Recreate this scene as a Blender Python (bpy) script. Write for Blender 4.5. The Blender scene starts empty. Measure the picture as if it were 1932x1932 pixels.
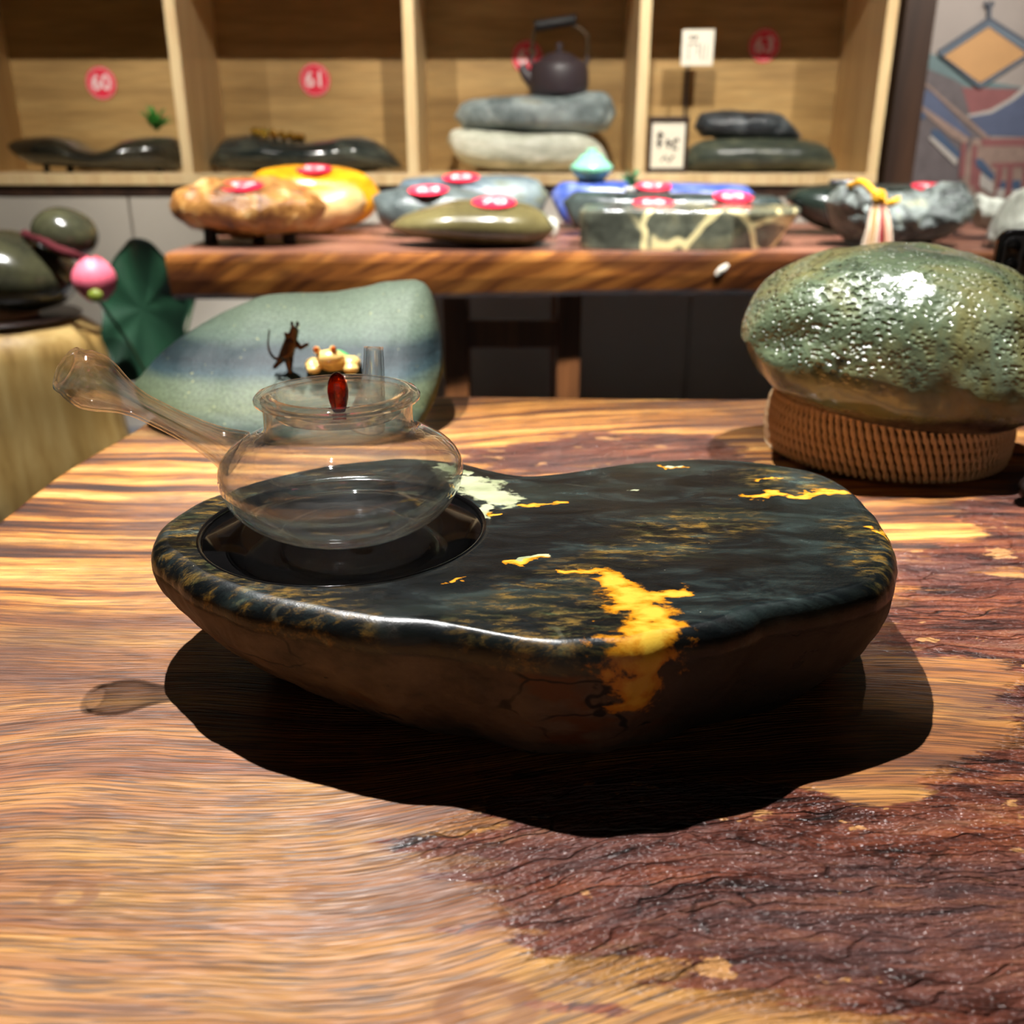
import bpy, bmesh, math, random
import numpy as np
from mathutils import Vector, Matrix
from mathutils.bvhtree import BVHTree

random.seed(7)
rng = np.random.default_rng(7)
SC = bpy.context.scene
COL = SC.collection

# ------------------------------------------------------------------ camera
CAM_H = 0.24                     # camera height over the table top (table top is z = 0)
PITCH = math.radians(21.2)
FPX = 1787.0                     # focal length in pixels of the 1932 frame
cam_d = bpy.data.cameras.new('camera')
cam_d.sensor_width = 36.0
cam_d.lens = FPX / 1932.0 * 36.0
cam_d.clip_start = 0.02
cam_d.dof.use_dof = True
cam_d.dof.focus_distance = 0.44
cam_d.dof.aperture_fstop = cam_d.lens / 3.6
cam = bpy.data.objects.new('camera', cam_d)
COL.objects.link(cam)
cam.location = (0, 0, CAM_H)
cam.rotation_euler = (math.pi/2 - PITCH, 0, 0)
SC.camera = cam

# ------------------------------------------------------------------ light and exposure
SC.view_settings.view_transform = 'Standard'
SC.view_settings.look = 'None'
SC.view_settings.gamma = 1.0
SC.view_settings.use_curve_mapping = False
SC.view_settings.exposure = 0.35
SC.cycles.max_bounces = 7
SC.cycles.diffuse_bounces = 3
SC.cycles.adaptive_threshold = 0.14
SC.cycles.transparent_max_bounces = 24
SC.cycles.sample_clamp_indirect = 4.0
SC.cycles.blur_glossy = 0.3

world = bpy.data.worlds.new('world')
SC.world = world
world.use_nodes = True
wb = world.node_tree.nodes['Background']
wb.inputs[0].default_value = (1.0, 0.95, 0.88, 1)
wb.inputs[1].default_value = 0.008

def spot(name, loc, target, watts, angle, blend=0.5, radius=0.012, color=(1.0, 0.985, 0.965)):
    d = bpy.data.lights.new(name, 'SPOT')
    d.energy = watts; d.spot_size = math.radians(angle); d.spot_blend = blend
    d.shadow_soft_size = radius; d.color = color
    o = bpy.data.objects.new(name, d); COL.objects.link(o)
    o.location = loc
    o.rotation_euler = (Vector(target) - Vector(loc)).to_track_quat('-Z', 'Y').to_euler()
    return o

# ceiling track spots and added front-wall fill lamps (all hang under the ceiling, out of the picture)
spot('spot_tea_tray', (-0.36, 1.08, 1.90), (-0.05, 0.40, 0), 345, 32, 0.7)
spot('spot_pitted_stone', (0.52, 0.70, 1.90), (0.38, 0.72, 0), 230, 25, 0.8)
spot('spot_banded_stone', (-0.62, 0.62, 1.90), (-0.20, 0.95, 0), 170, 22, 0.8)
for i, (x, tx, w) in enumerate([(-0.80, -0.60, 420), (0.02, 0.0, 420), (0.72, 0.50, 420), (1.35, 1.05, 330)]):
    spot('spot_long_table', (x, 1.62, 1.90), (tx, 2.62, 0.05), w, 36, 0.7, 0.02)
for i, (x, w) in enumerate([(-1.75, 120), (-0.75, 130), (0.15, 170), (1.0, 160), (1.8, 150)]):
    spot('spot_shelf', (x, 1.75, 1.88), (x, 3.7, 0.25), w, 46, 0.7, 0.02, (1.0, 0.95, 0.86))
for x in (-1.6, 0.0, 1.6):
    spot('fill_front_wall', (x, -1.5, 1.90), (x, -2.9, 0.5), 100, 70, 0.8, 0.03)  # added lamps: brighten the unseen wall for reflections and fill
spot('spot_stump', (-1.2, 1.9, 1.90), (-1.25, 2.6, -0.2), 260, 34, 0.7, 0.02)

# ------------------------------------------------------------------ helpers: pixels of the photo -> places
CP, SP = math.cos(PITCH), math.sin(PITCH)
def ray(u, v):
    a = (u - 966.0) / FPX; b = -(v - 966.0) / FPX
    return np.array([a, CP + b*SP, -SP + b*CP])
def W(u, v, y):                          # the point seen at (u, v), at distance y
    d = ray(u, v); return np.array([0, 0, CAM_H]) + d * (y / d[1])
def G(u, v, z=0.0):                      # the point seen at (u, v), at height z
    d = ray(u, v); return np.array([0, 0, CAM_H]) + d * ((z - CAM_H) / d[2])

# ------------------------------------------------------------------ helpers: noise
def _hash(i, j, k, s):
    h = (i*374761393 + j*668265263 + k*2147483647 + s*974711) & 0xFFFFFFFF
    h = ((h ^ (h >> 13)) * 1274126177) & 0xFFFFFFFF
    h = (h ^ (h >> 16)) & 0xFFFF
    return h / 32767.5 - 1.0
def vnoise(P, seed=0):
    P = np.asarray(P, float); I = np.floor(P).astype(np.int64); F = P - I
    F = F*F*(3 - 2*F); r = 0
    for a in (0, 1):
        for b in (0, 1):
            for c in (0, 1):
                w = (F[..., 0] if a else 1-F[..., 0])*(F[..., 1] if b else 1-F[..., 1])*(F[..., 2] if c else 1-F[..., 2])
                r = r + w*_hash(I[..., 0]+a, I[..., 1]+b, I[..., 2]+c, seed)
    return r
def fbm(P, scale, octv=3, seed=0):
    r = 0; a = 1.0; t = 0
    P = np.asarray(P, float)*scale
    for o in range(octv):
        r = r + a*vnoise(P + 17.3*o, seed+o); t += a; a *= 0.5; P = P*2.03
    return r/t
def pchip(x, xs, ys):
    xs = np.asarray(xs, float); ys = np.asarray(ys, float)
    h = np.diff(xs); dl = np.diff(ys)/h
    m = np.zeros_like(ys)
    m[0], m[-1] = dl[0], dl[-1]
    for i in range(1, len(xs)-1):
        if dl[i-1]*dl[i] > 0:
            w1, w2 = 2*h[i]+h[i-1], h[i]+2*h[i-1]
            m[i] = (w1+w2)/(w1/dl[i-1]+w2/dl[i])
    k = np.clip(np.searchsorted(xs, x)-1, 0, len(xs)-2)
    t = np.clip((x-xs[k])/h[k], 0, 1)
    return ((1+2*t)*(1-t)**2*ys[k] + t*(1-t)**2*h[k]*m[k] + t*t*(3-2*t)*ys[k+1] + t*t*(t-1)*h[k]*m[k+1])

# ------------------------------------------------------------------ helpers: objects
ORI = {}
def setp(o, label=None, cat=None, group=None, kind=None):
    if label: o['label'] = label
    if cat: o['category'] = cat
    if group: o['group'] = group
    if kind: o['kind'] = kind
    return o
def thing(name, label, cat, loc, group=None):
    o = bpy.data.objects.new(name, None); COL.objects.link(o)
    o.empty_display_size = 0.02
    o.location = tuple(float(c) for c in loc); ORI[o.name] = np.array(loc, float)
    return setp(o, label, cat, group)
def mesh(name, V, Fq, mats, parent=None, smooth=True, loc=None, attrs=None, midx=None, label=None):
    """V in world coordinates; stored relative to the parent's base (or loc)."""
    V = np.asarray(V, float)
    org = ORI[parent.name] if parent is not None else (np.array(loc, float) if loc is not None else np.zeros(3))
    me = bpy.data.meshes.new(name)
    if isinstance(Fq, np.ndarray):
        n, k = Fq.shape
        me.vertices.add(len(V)); me.vertices.foreach_set('co', (V-org).astype(np.float32).ravel())
        me.loops.add(n*k); me.loops.foreach_set('vertex_index', Fq.astype(np.int32).ravel())
        me.polygons.add(n); me.polygons.foreach_set('loop_start', np.arange(0, n*k, k, dtype=np.int32))
        try: me.polygons.foreach_set('loop_total', np.full(n, k, dtype=np.int32))
        except Exception: pass
        me.update(calc_edges=True); me.validate()
    else:
        me.from_pydata([tuple(map(float, p)) for p in (V-org)], [], [tuple(map(int, f)) for f in Fq])
        me.update()
    if not isinstance(mats, (list, tuple)): mats = [mats]
    for m in mats: me.materials.append(m)
    if midx is not None: me.polygons.foreach_set('material_index', np.asarray(midx, dtype=np.int32))
    me.polygons.foreach_set('use_smooth', np.full(len(me.polygons), bool(smooth)))
    if attrs:
        for an, arr in attrs.items():
            at = me.attributes.new(an, 'FLOAT_COLOR', 'POINT')
            c = np.ones((len(V), 4), np.float32); c[:, :3] = arr
            at.data.foreach_set('color', c.ravel())
    o = bpy.data.objects.new(name, me); COL.objects.link(o)
    if parent is not None:
        o.parent = parent; ORI[o.name] = org
    else:
        o.location = tuple(float(c) for c in org); ORI[o.name] = org
    if label: o['label'] = label
    return o
def grid_faces(n, m, cu=False, cv=False):
    i = np.arange(n if cu else n-1); j = np.arange(m if cv else m-1)
    I, J = np.meshgrid(i, j, indexing='ij'); I2 = (I+1) % n; J2 = (J+1) % m
    return np.stack([I*m+J, I2*m+J, I2*m+J2, I*m+J2], -1).reshape(-1, 4)
def box(c0, c1):
    x0, y0, z0 = c0; x1, y1, z1 = c1
    V = [(x0,y0,z0),(x1,y0,z0),(x1,y1,z0),(x0,y1,z0),(x0,y0,z1),(x1,y0,z1),(x1,y1,z1),(x0,y1,z1)]
    F = [(0,3,2,1),(4,5,6,7),(0,1,5,4),(1,2,6,5),(2,3,7,6),(3,0,4,7)]
    return np.array(V, float), F
def bevel_obj(o, w, seg=2):
    m = o.modifiers.new('bevel', 'BEVEL'); m.width = w; m.segments = seg; m.limit_method = 'ANGLE'
    return o
def boxo(name, c0, c1, mat, parent=None, bev=0.0, **kw):
    V, F = box(c0, c1)
    o = mesh(name, V, F, mat, parent, smooth=False, **kw)
    if bev: bevel_obj(o, bev)
    return o
def tube(pts, rad, seg=8, cap=True, closed=False):
    pts = np.asarray(pts, float); n = len(pts)
    rad = np.full(n, rad) if np.isscalar(rad) else np.asarray(rad, float)
    T = np.gradient(pts, axis=0)
    if closed: T = np.roll(pts, -1, 0) - np.roll(pts, 1, 0)
    T /= np.linalg.norm(T, axis=1)[:, None] + 1e-12
    up = np.array([0, 0, 1.0]) if abs(T[0][2]) < 0.9 else np.array([1.0, 0, 0])
    V = []; nprev = None
    for i in range(n):
        if nprev is None: nn = up - T[i]*np.dot(up, T[i])
        else: nn = nprev - T[i]*np.dot(nprev, T[i])
        nn /= np.linalg.norm(nn) + 1e-12; nprev = nn
        b = np.cross(T[i], nn)
        for k in range(seg):
            a = 2*math.pi*k/seg
            V.append(pts[i] + rad[i]*(math.cos(a)*nn + math.sin(a)*b))
    F = grid_faces(n, seg, closed, True).tolist()
    if cap and not closed:
        F.append(list(range(seg))[::-1]); F.append([(n-1)*seg+k for k in range(seg)])
    return np.array(V), F
def join(parts):
    V = []; F = []; o = 0
    for v, f in parts:
        V.append(np.asarray(v)); F += [[i+o for i in ff] for ff in f]; o += len(v)
    return np.concatenate(V), F
def lathe(prof, c, seg=64, axis=None, closed_prof=False):
    """prof: (r, h) list; axis: direction (default z)."""
    prof = np.asarray(prof, float); n = len(prof)
    a = np.linspace(0, 2*math.pi, seg, endpoint=False)
    if axis is None: ex, ey, ez = np.eye(3)
    else:
        ez = np.array(axis, float); ez /= np.linalg.norm(ez)
        t = np.array([0, 0, 1.0]) if abs(ez[2]) < 0.9 else np.array([1.0, 0, 0])
        ex = np.cross(t, ez); ex /= np.linalg.norm(ex); ey = np.cross(ez, ex)
    V = (np.array(c)[None, None] + prof[:, 0][:, None, None]*(np.cos(a)[None, :, None]*ex + np.sin(a)[None, :, None]*ey)
         + prof[:, 1][:, None, None]*ez)
    return V.reshape(-1, 3), grid_faces(n, seg, closed_prof, True)[:, ::-1].copy()
def smoothpath(pts, n):
    pts = np.asarray(pts, float); t = np.linspace(0, 1, len(pts)); tt = np.linspace(0, 1, n)
    return np.stack([pchip(tt, t, pts[:, k]) for k in range(pts.shape[1])], -1)
def icos(c, r, sub=3, R=None):
    bm = bmesh.new(); bmesh.ops.create_icosphere(bm, subdivisions=sub, radius=1.0)
    V = np.array([v.co[:] for v in bm.verts]); F = [[v.index for v in f.verts] for f in bm.faces]; bm.free()
    V = V*np.array(r)
    if R is not None: V = V @ np.array(R).T
    return V + np.array(c), F
def remeshed(name, parts, vox, mat, parent=None, loc=None, it=3, label=None):
    V, F = join(parts)
    o = mesh('tmp_'+name, V, F, mat, None, loc=loc if loc is not None else ORI[parent.name])
    r = o.modifiers.new('r', 'REMESH'); r.mode = 'VOXEL'; r.voxel_size = vox
    s = o.modifiers.new('s', 'SMOOTH'); s.iterations = it; s.factor = 0.5
    dg = bpy.context.evaluated_depsgraph_get(); dg.update()
    me = bpy.data.meshes.new_from_object(o.evaluated_get(dg))
    org = ORI.pop(o.name); bpy.data.objects.remove(o)
    me.name = name
    me.polygons.foreach_set('use_smooth', np.ones(len(me.polygons), bool))
    n = bpy.data.objects.new(name, me); COL.objects.link(n)
    if parent is not None: n.parent = parent
    else: n.location = tuple(org)
    ORI[n.name] = org
    if label: n['label'] = label
    return n
def bvh_of(o):
    org = Vector(ORI[o.name]); me = o.data
    return BVHTree.FromPolygons([v.co + org for v in me.vertices], [tuple(p.vertices) for p in me.polygons])

# ------------------------------------------------------------------ helpers: materials
def lin(c):
    return tuple(((x/255)/12.92 if x/255 <= 0.04045 else ((x/255+0.055)/1.055)**2.4) for x in c) + (1.0,)
class NT:
    def __init__(s, name):
        s.m = bpy.data.materials.new(name); s.m.use_nodes = True
        s.t = s.m.node_tree; s.n = s.t.nodes; s.l = s.t.links
        s.b = s.n['Principled BSDF']
        s._tc = None
    def node(s, t, **kw):
        n = s.n.new(t)
        for k, v in kw.items(): setattr(n, k, v)
        return n
    def put(s, sock, v):
        if isinstance(v, bpy.types.NodeSocket): s.l.new(v, sock)
        elif v is not None:
            if isinstance(v, (tuple, list)) and sock.type == 'RGBA' and len(v) == 3: v = tuple(v)+(1,)
            sock.default_value = v
    def set(s, **kw):
        for k, v in kw.items(): s.put(s.b.inputs[k.replace('_', ' ')], v)
        return s
    def obj(s):
        if not s._tc: s._tc = s.node('ShaderNodeTexCoord')
        return s._tc.outputs['Object']
    def pos(s): return s.node('ShaderNodeNewGeometry').outputs['Position']
    def scale(s, vec, sc, rot=(0, 0, 0), loc=(0, 0, 0)):
        n = s.node('ShaderNodeMapping'); s.put(n.inputs[0], vec)
        n.inputs['Scale'].default_value = sc; n.inputs['Rotation'].default_value = rot; n.inputs['Location'].default_value = loc
        return n.outputs[0]
    dims = '3D'
    def noise(s, vec, scale=5, detail=4, rough=0.55, dist=0.0, out='Fac', dims=None):
        n = s.node('ShaderNodeTexNoise', noise_dimensions=dims or s.dims); s.put(n.inputs['Vector'], vec)
        n.inputs['Scale'].default_value = scale; n.inputs['Detail'].default_value = detail
        n.inputs['Roughness'].default_value = rough; n.inputs['Distortion'].default_value = dist
        return n.outputs[0 if out == 'Fac' else 1]
    def voro(s, vec, scale=5, feature='F1', out='Distance', smooth=None, rand=1.0, dims=None):
        n = s.node('ShaderNodeTexVoronoi', feature=feature, voronoi_dimensions=dims or s.dims); s.put(n.inputs['Vector'], vec)
        n.inputs['Scale'].default_value = scale; n.inputs['Randomness'].default_value = rand
        if smooth is not None and 'Smoothness' in n.inputs: n.inputs['Smoothness'].default_value = smooth
        return n.outputs[out]
    def ramp(s, fac, stops, interp='LINEAR'):
        n = s.node('ShaderNodeValToRGB'); n.color_ramp.interpolation = interp
        e = n.color_ramp.elements
        while len(e) < len(stops): e.new(0.5)
        while len(e) > len(stops): e.remove(e[-1])
        for i, (p, c) in enumerate(stops):
            e[i].position = p
            e[i].color = c if (isinstance(c, tuple) and len(c) == 4) else ((c, c, c, 1) if not isinstance(c, tuple) else c+(1,))
        s.put(n.inputs[0], fac); return n.outputs[0]
    def math(s, op, a, b=None, c=None, clamp=False):
        n = s.node('ShaderNodeMath', operation=op); n.use_clamp = clamp
        s.put(n.inputs[0], a)
        if b is not None: s.put(n.inputs[1], b)
        if c is not None: s.put(n.inputs[2], c)
        return n.outputs[0]
    def sstep(s, x, a, b):
        n = s.node('ShaderNodeMapRange', interpolation_type='SMOOTHSTEP'); n.clamp = True
        s.put(n.inputs[0], x); n.inputs[1].default_value = a; n.inputs[2].default_value = b
        n.inputs[3].default_value = 0; n.inputs[4].default_value = 1
        return n.outputs[0]
    def mix(s, f, a, b, mode='MIX'):
        n = s.node('ShaderNodeMix', data_type='RGBA', blend_type=mode); n.clamp_factor = True
        s.put(n.inputs[0], f); s.put(n.inputs[6], a); s.put(n.inputs[7], b)
        return n.outputs[2]
    def sep(s, v):
        n = s.node('ShaderNodeSeparateXYZ'); s.put(n.inputs[0], v); return n.outputs
    def comb(s, x, y, z):
        n = s.node('ShaderNodeCombineXYZ'); s.put(n.inputs[0], x); s.put(n.inputs[1], y); s.put(n.inputs[2], z); return n.outputs[0]
    def vadd(s, a, b):
        n = s.node('ShaderNodeVectorMath', operation='ADD'); s.put(n.inputs[0], a); s.put(n.inputs[1], b); return n.outputs[0]
    def vmul(s, a, b):
        n = s.node('ShaderNodeVectorMath', operation='MULTIPLY'); s.put(n.inputs[0], a); s.put(n.inputs[1], b); return n.outputs[0]
    def attr(s, name):
        n = s.node('ShaderNodeAttribute'); n.attribute_name = name; return s.sep(n.outputs['Color'])
    def bump(s, h, strength=0.5, dist=0.002, normal=None):
        n = s.node('ShaderNodeBump'); n.inputs['Strength'].default_value = strength; n.inputs['Distance'].default_value = dist
        s.put(n.inputs['Height'], h)
        if normal is not None: s.put(n.inputs['Normal'], normal)
        return n.outputs[0]

def plain(name, rgb, rough=0.5, metallic=0.0, var=0.12, vscale=40, bump=0.0, coat=0.0, spec=0.5):
    t = NT(name)
    nz = t.noise(t.obj(), vscale, 4)
    c = lin(rgb); d = tuple(x*(1-var*2) for x in c[:3])
    t.set(Base_Color=t.mix(nz, d, c), Roughness=rough, Metallic=metallic, Coat_Weight=coat)
    t.b.inputs['Specular IOR Level'].default_value = spec
    if bump: t.set(Normal=t.bump(nz, bump, 0.002))
    return t.m

def stone_mat(name, cols, scale=8, stretch=(1, 1, 1), rough=0.35, bump=0.15, bscale=60, bdist=0.003, coat=0.0,
              veins=None, vscale=9, vwidth=0.03, dist=1.0, rot=(0, 0, 0), pits=None, lo=0.3, hi=0.7):
    t = NT(name); p = t.scale(t.obj(), stretch, rot)
    nz = t.noise(p, scale, 6, 0.6, dist)
    k = len(cols)
    col = t.ramp(nz, [(lo + (hi-lo)*i/(k-1), lin(c)) for i, c in enumerate(cols)])
    fine = t.noise(t.obj(), bscale, 6, 0.65)
    col = t.mix(0.35, col, t.ramp(fine, [(0.3, 0.25), (0.7, 0.9)]), 'OVERLAY')
    if veins:
        w = t.noise(t.obj(), vscale*0.6, 3, out='Color')
        vp = t.vadd(t.obj(), t.vmul(w, (0.25/vscale*4, 0.25/vscale*4, 0.25/vscale*4)))
        e = t.voro(vp, vscale, 'DISTANCE_TO_EDGE')
        msk = t.math('SUBTRACT', 1.0, t.sstep(e, vwidth*0.4, vwidth))
        msk = t.math('MULTIPLY', msk, t.sstep(t.noise(t.obj(), vscale*0.5, 2), 0.42, 0.55))
        col = t.mix(msk, col, lin(veins))
    t.set(Base_Color=col, Roughness=rough, Coat_Weight=coat, Coat_Roughness=0.08)
    h = fine
    if pits:
        v = t.voro(t.vadd(t.obj(), t.vmul(t.noise(t.obj(), pits*0.5, 2, out='Color'), (0.6/pits,)*3)), pits, 'SMOOTH_F1', smooth=0.3)
        h = t.math('ADD', t.math('MULTIPLY', fine, 0.3), t.sstep(v, 0.05, 0.45))
    t.set(Normal=t.bump(h, bump, bdist))
    return t.m

M = {}
M['black_gloss'] = plain('black_gloss', (14, 13, 13), 0.12, var=0.02)
M['black_matte'] = plain('black_matte', (16, 14, 13), 0.6)
M['red_sticker'] = plain('red_sticker', (232, 44, 70), 0.35, var=0.03)
M['sticker_white'] = plain('sticker_white', (245, 225, 225), 0.4, var=0.02)
M['cream_paper'] = plain('cream_paper', (225, 218, 200), 0.7, var=0.03)
M['ink'] = plain('ink', (22, 20, 20), 0.7)
M['grey_ink'] = plain('grey_ink', (120, 112, 105), 0.7)
M['white_metal'] = plain('white_metal', (200, 198, 190), 0.35)

# ------------------------------------------------------------------ wood of the front table
def wood_front():
    t = NT('slab_wood'); t.dims = '2D'; P = t.pos()
    at = t.attr('zones')             # R weathered heartwood, G striped back zone, B pale sapwood
    x, y, z = t.sep(P)
    w1 = t.noise(t.scale(P, (2.2, 3.0, 1)), 1.0, 2, 0.5)
    w2 = t.noise(t.scale(P, (8, 16, 1)), 1.0, 3, 0.6)
    yy = t.math('ADD', y, t.math('MULTIPLY', t.math('SUBTRACT', w1, 0.5), 0.10))
    yy = t.math('ADD', yy, t.math('MULTIPLY', t.math('SUBTRACT', w2, 0.5), 0.005))
    yy = t.math('ADD', yy, t.math('MULTIPLY', x, -0.06))
    Q = t.comb(x, yy, 0.0)
    broad = t.noise(t.scale(Q, (1.3, 44, 1)), 1.0, 5, 0.66, 0.1)
    stripes = t.noise(t.scale(Q, (1.8, 66, 1), loc=(3, 5, 0)), 1.0, 5, 0.66, 0.15)
    fine = t.noise(t.scale(Q, (11, 760, 1)), 1.0, 2, 0.6)
    pores = t.noise(t.scale(Q, (34, 1250, 1), loc=(1, 2, 0)), 1.0, 1, 0.5)
    blot = t.noise(t.scale(P, (5, 11, 1)), 1.0, 5, 0.62)
    blot2 = t.noise(t.scale(P, (3.2, 13, 1), loc=(4, 7, 0)), 1.0, 5, 0.65)
    colA = t.ramp(broad, [(0.30, lin((86, 50, 30))), (0.43, lin((128, 76, 38))), (0.54, lin((156, 100, 48))), (0.68, lin((184, 130, 64)))])
    colB = t.ramp(stripes, [(0.33, lin((44, 20, 8))), (0.42, lin((122, 66, 24))), (0.50, lin((204, 130, 52))), (0.58, lin((228, 160, 76))), (0.68, lin((240, 184, 104)))])
    sap = t.ramp(stripes, [(0.3, lin((140, 90, 38))), (0.7, lin((192, 140, 68)))])
    mB = t.sstep(t.math('ADD', at[1], t.math('MULTIPLY', t.math('SUBTRACT', blot, 0.5), 0.9)), 0.36, 0.62)
    mS = t.sstep(t.math('ADD', at[2], t.math('MULTIPLY', t.math('SUBTRACT', blot, 0.5), 1.2)), 0.40, 0.80)
    col = t.mix(mB, colA, colB)
    col = t.mix(mS, col, sap)
    red = t.sstep(blot, 0.50, 0.66)
    col = t.mix(t.math('MULTIPLY', red, 0.32), col, lin((146, 80, 44)))
    ln = t.math('SUBTRACT', 1.0, t.sstep(fine, 0.36, 0.50))
    ln2 = t.math('SUBTRACT', 1.0, t.sstep(pores, 0.36, 0.46))
    dk = t.math('MAXIMUM', t.math('MULTIPLY', ln, 0.60), t.math('MULTIPLY', ln2, 0.75))
    col = t.mix(dk, col, lin((46, 26, 16)))
    pb = t.sstep(blot2, 0.50, 0.64)
    col = t.mix(t.math('MULTIPLY', pb, 0.52), col, lin((92, 64, 54)))
    stn = t.attr('stain')[0]
    col = t.mix(t.math('MULTIPLY', t.sstep(t.math('ADD', stn, t.math('MULTIPLY', t.math('SUBTRACT', broad, 0.5), 0.8)), 0.35, 0.75), 0.7), col, lin((112, 62, 12)))
    # weathered heartwood: red-brown flakes, dark cracks, tan chips
    fl = t.noise(t.scale(Q, (14, 105, 1), loc=(2, 1, 0)), 1.0, 7, 0.74, 0.4)
    nzw = t.noise(t.scale(P, (11, 60, 1)), 1.0, 6, 0.72)
    mW = t.sstep(t.math('ADD', at[0], t.math('MULTIPLY', t.math('SUBTRACT', nzw, 0.5), 1.3)), 0.44, 0.56)
    colW = t.ramp(fl, [(0.32, lin((24, 15, 13))), (0.43, lin((74, 38, 29))), (0.51, lin((108, 56, 40))), (0.59, lin((132, 72, 44))), (0.70, lin((164, 104, 62)))])
    gre = t.sstep(t.math('ADD', blot2, t.math('MULTIPLY', t.math('SUBTRACT', fl, 0.5), 0.6)), 0.50, 0.66)
    colW = t.mix(t.math('MULTIPLY', gre, 0.5), colW, lin((80, 66, 66)))
    wv = t.noise(t.scale(P, (36, 60, 1)), 1.0, 1, 0.65, out='Color')
    ce = t.voro(t.vadd(t.scale(Q, (40, 260, 1)), t.vmul(wv, (1.2, 1.2, 0))), 1.0, 'DISTANCE_TO_EDGE')
    ce2 = t.voro(t.vadd(t.scale(Q, (8, 110, 1)), t.vmul(wv, (0.7, 1.2, 0))), 1.0, 'DISTANCE_TO_EDGE')
    crk = t.math('SUBTRACT', 1.0, t.sstep(ce, 0.01, 0.10))
    crk = t.math('MULTIPLY', crk, t.sstep(nzw, 0.48, 0.60))
    crk2 = t.math('MULTIPLY', t.math('SUBTRACT', 1.0, t.sstep(ce2, 0.005, 0.035)), t.sstep(blot, 0.44, 0.54))
    crk = t.math('MAXIMUM', t.math('MULTIPLY', crk, 0.75), crk2)
    colW = t.mix(t.math('MULTIPLY', crk, 0.9), colW, lin((16, 10, 9)))
    chip = t.sstep(t.noise(t.scale(P, (28, 52, 1), loc=(5, 5, 0)), 1.0, 5, 0.6), 0.665, 0.685)
    colW = t.mix(chip, colW, lin((178, 128, 78)))
    col = t.mix(mW, col, colW)
    rgh = t.math('SUBTRACT', t.ramp(blot2, [(0.35, 0.56), (0.65, 0.44)]), t.math('MULTIPLY', mW, 0.16))
    fl2 = t.noise(t.scale(Q, (70, 380, 1), loc=(2, 1, 0)), 1.0, 3, 0.74)
    hA = t.math('ADD', t.math('MULTIPLY', fine, 0.4), t.math('MULTIPLY_ADD', pores, 0.5, 2.25))
    hW = t.math('ADD', t.math('MULTIPLY', fl2, 3.2), t.math('MULTIPLY', t.sstep(ce2, 0.0, 0.05), 1.2))
    h = t.mix(t.sstep(at[0], 0.40, 0.60), hA, hW)
    t.set(Base_Color=col, Roughness=rgh, Normal=t.bump(h, 0.9, 0.0016), Coat_Weight=0.15, Coat_Roughness=0.16)
    return t.m
M['slab_wood'] = wood_front()

def wood_edge():
    t = NT('orange_slab_wood'); P = t.obj()
    w = t.noise(t.scale(P, (1.5, 1.5, 3)), 1.0, 3, out='Color')
    Q = t.vadd(t.scale(P, (1, 1, 1), rot=(0, 0.45, 0)), t.vmul(w, (0.08, 0.08, 0.16)))
    n = t.noise(t.scale(Q, (2.0, 5, 26)), 1.0, 5, 0.6, 0.4)
    col = t.ramp(n, [(0.30, lin((48, 24, 12))), (0.42, lin((100, 54, 22))), (0.52, lin((140, 84, 34))), (0.66, lin((172, 112, 50)))])
    big = t.sstep(t.noise(t.scale(P, (2.6, 2, 6), loc=(3, 0, 1)), 1.0, 3), 0.52, 0.64)
    col = t.mix(t.math('MULTIPLY', big, 0.75), col, lin((66, 34, 20)))
    f = t.noise(t.scale(Q, (10, 30, 240)), 1.0, 3)
    col = t.mix(t.math('MULTIPLY', t.math('SUBTRACT', 1.0, t.sstep(f, 0.35, 0.5)), 0.5), col, lin((50, 24, 12)))
    t.set(Base_Color=col, Roughness=0.36, Normal=t.bump(f, 0.2, 0.002), Coat_Weight=0.3, Coat_Roughness=0.2)
    return t.m
M['orange_slab_wood'] = wood_edge()

def shelf_wood(name, c0, c1, c2, horiz=True):
    t = NT(name); P = t.obj()
    s = (1.2, 1.2, 14) if horiz else (14, 14, 1.0)
    n = t.noise(t.scale(P, s), 1.0, 5, 0.6, 0.3)
    f = t.noise(t.scale(P, tuple(v*7 for v in s)), 1.0, 3)
    col = t.ramp(n, [(0.3, lin(c0)), (0.5, lin(c1)), (0.7, lin(c2))])
    col = t.mix(0.25, col, t.ramp(f, [(0.35, 0.3), (0.65, 0.8)]), 'OVERLAY')
    t.set(Base_Color=col, Roughness=0.42)
    return t.m
M['shelf_back'] = shelf_wood('shelf_back', (138, 106, 60), (162, 128, 76), (178, 146, 92))
M['shelf_board'] = shelf_wood('shelf_board', (200, 168, 120), (216, 186, 138), (226, 200, 154), False)
M['dark_leg'] = shelf_wood('dark_leg', (70, 42, 22), (104, 64, 34), (128, 82, 44), False)
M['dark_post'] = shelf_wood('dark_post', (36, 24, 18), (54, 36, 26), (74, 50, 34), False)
M['door_grey'] = plain('door_grey', (186, 178, 166), 0.45, var=0.03)
M['floor'] = plain('floor_tile', (108, 110, 118), 0.3, var=0.05, vscale=6)
M['wall'] = plain('wall_paint', (150, 140, 128), 0.8, var=0.03)

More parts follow.
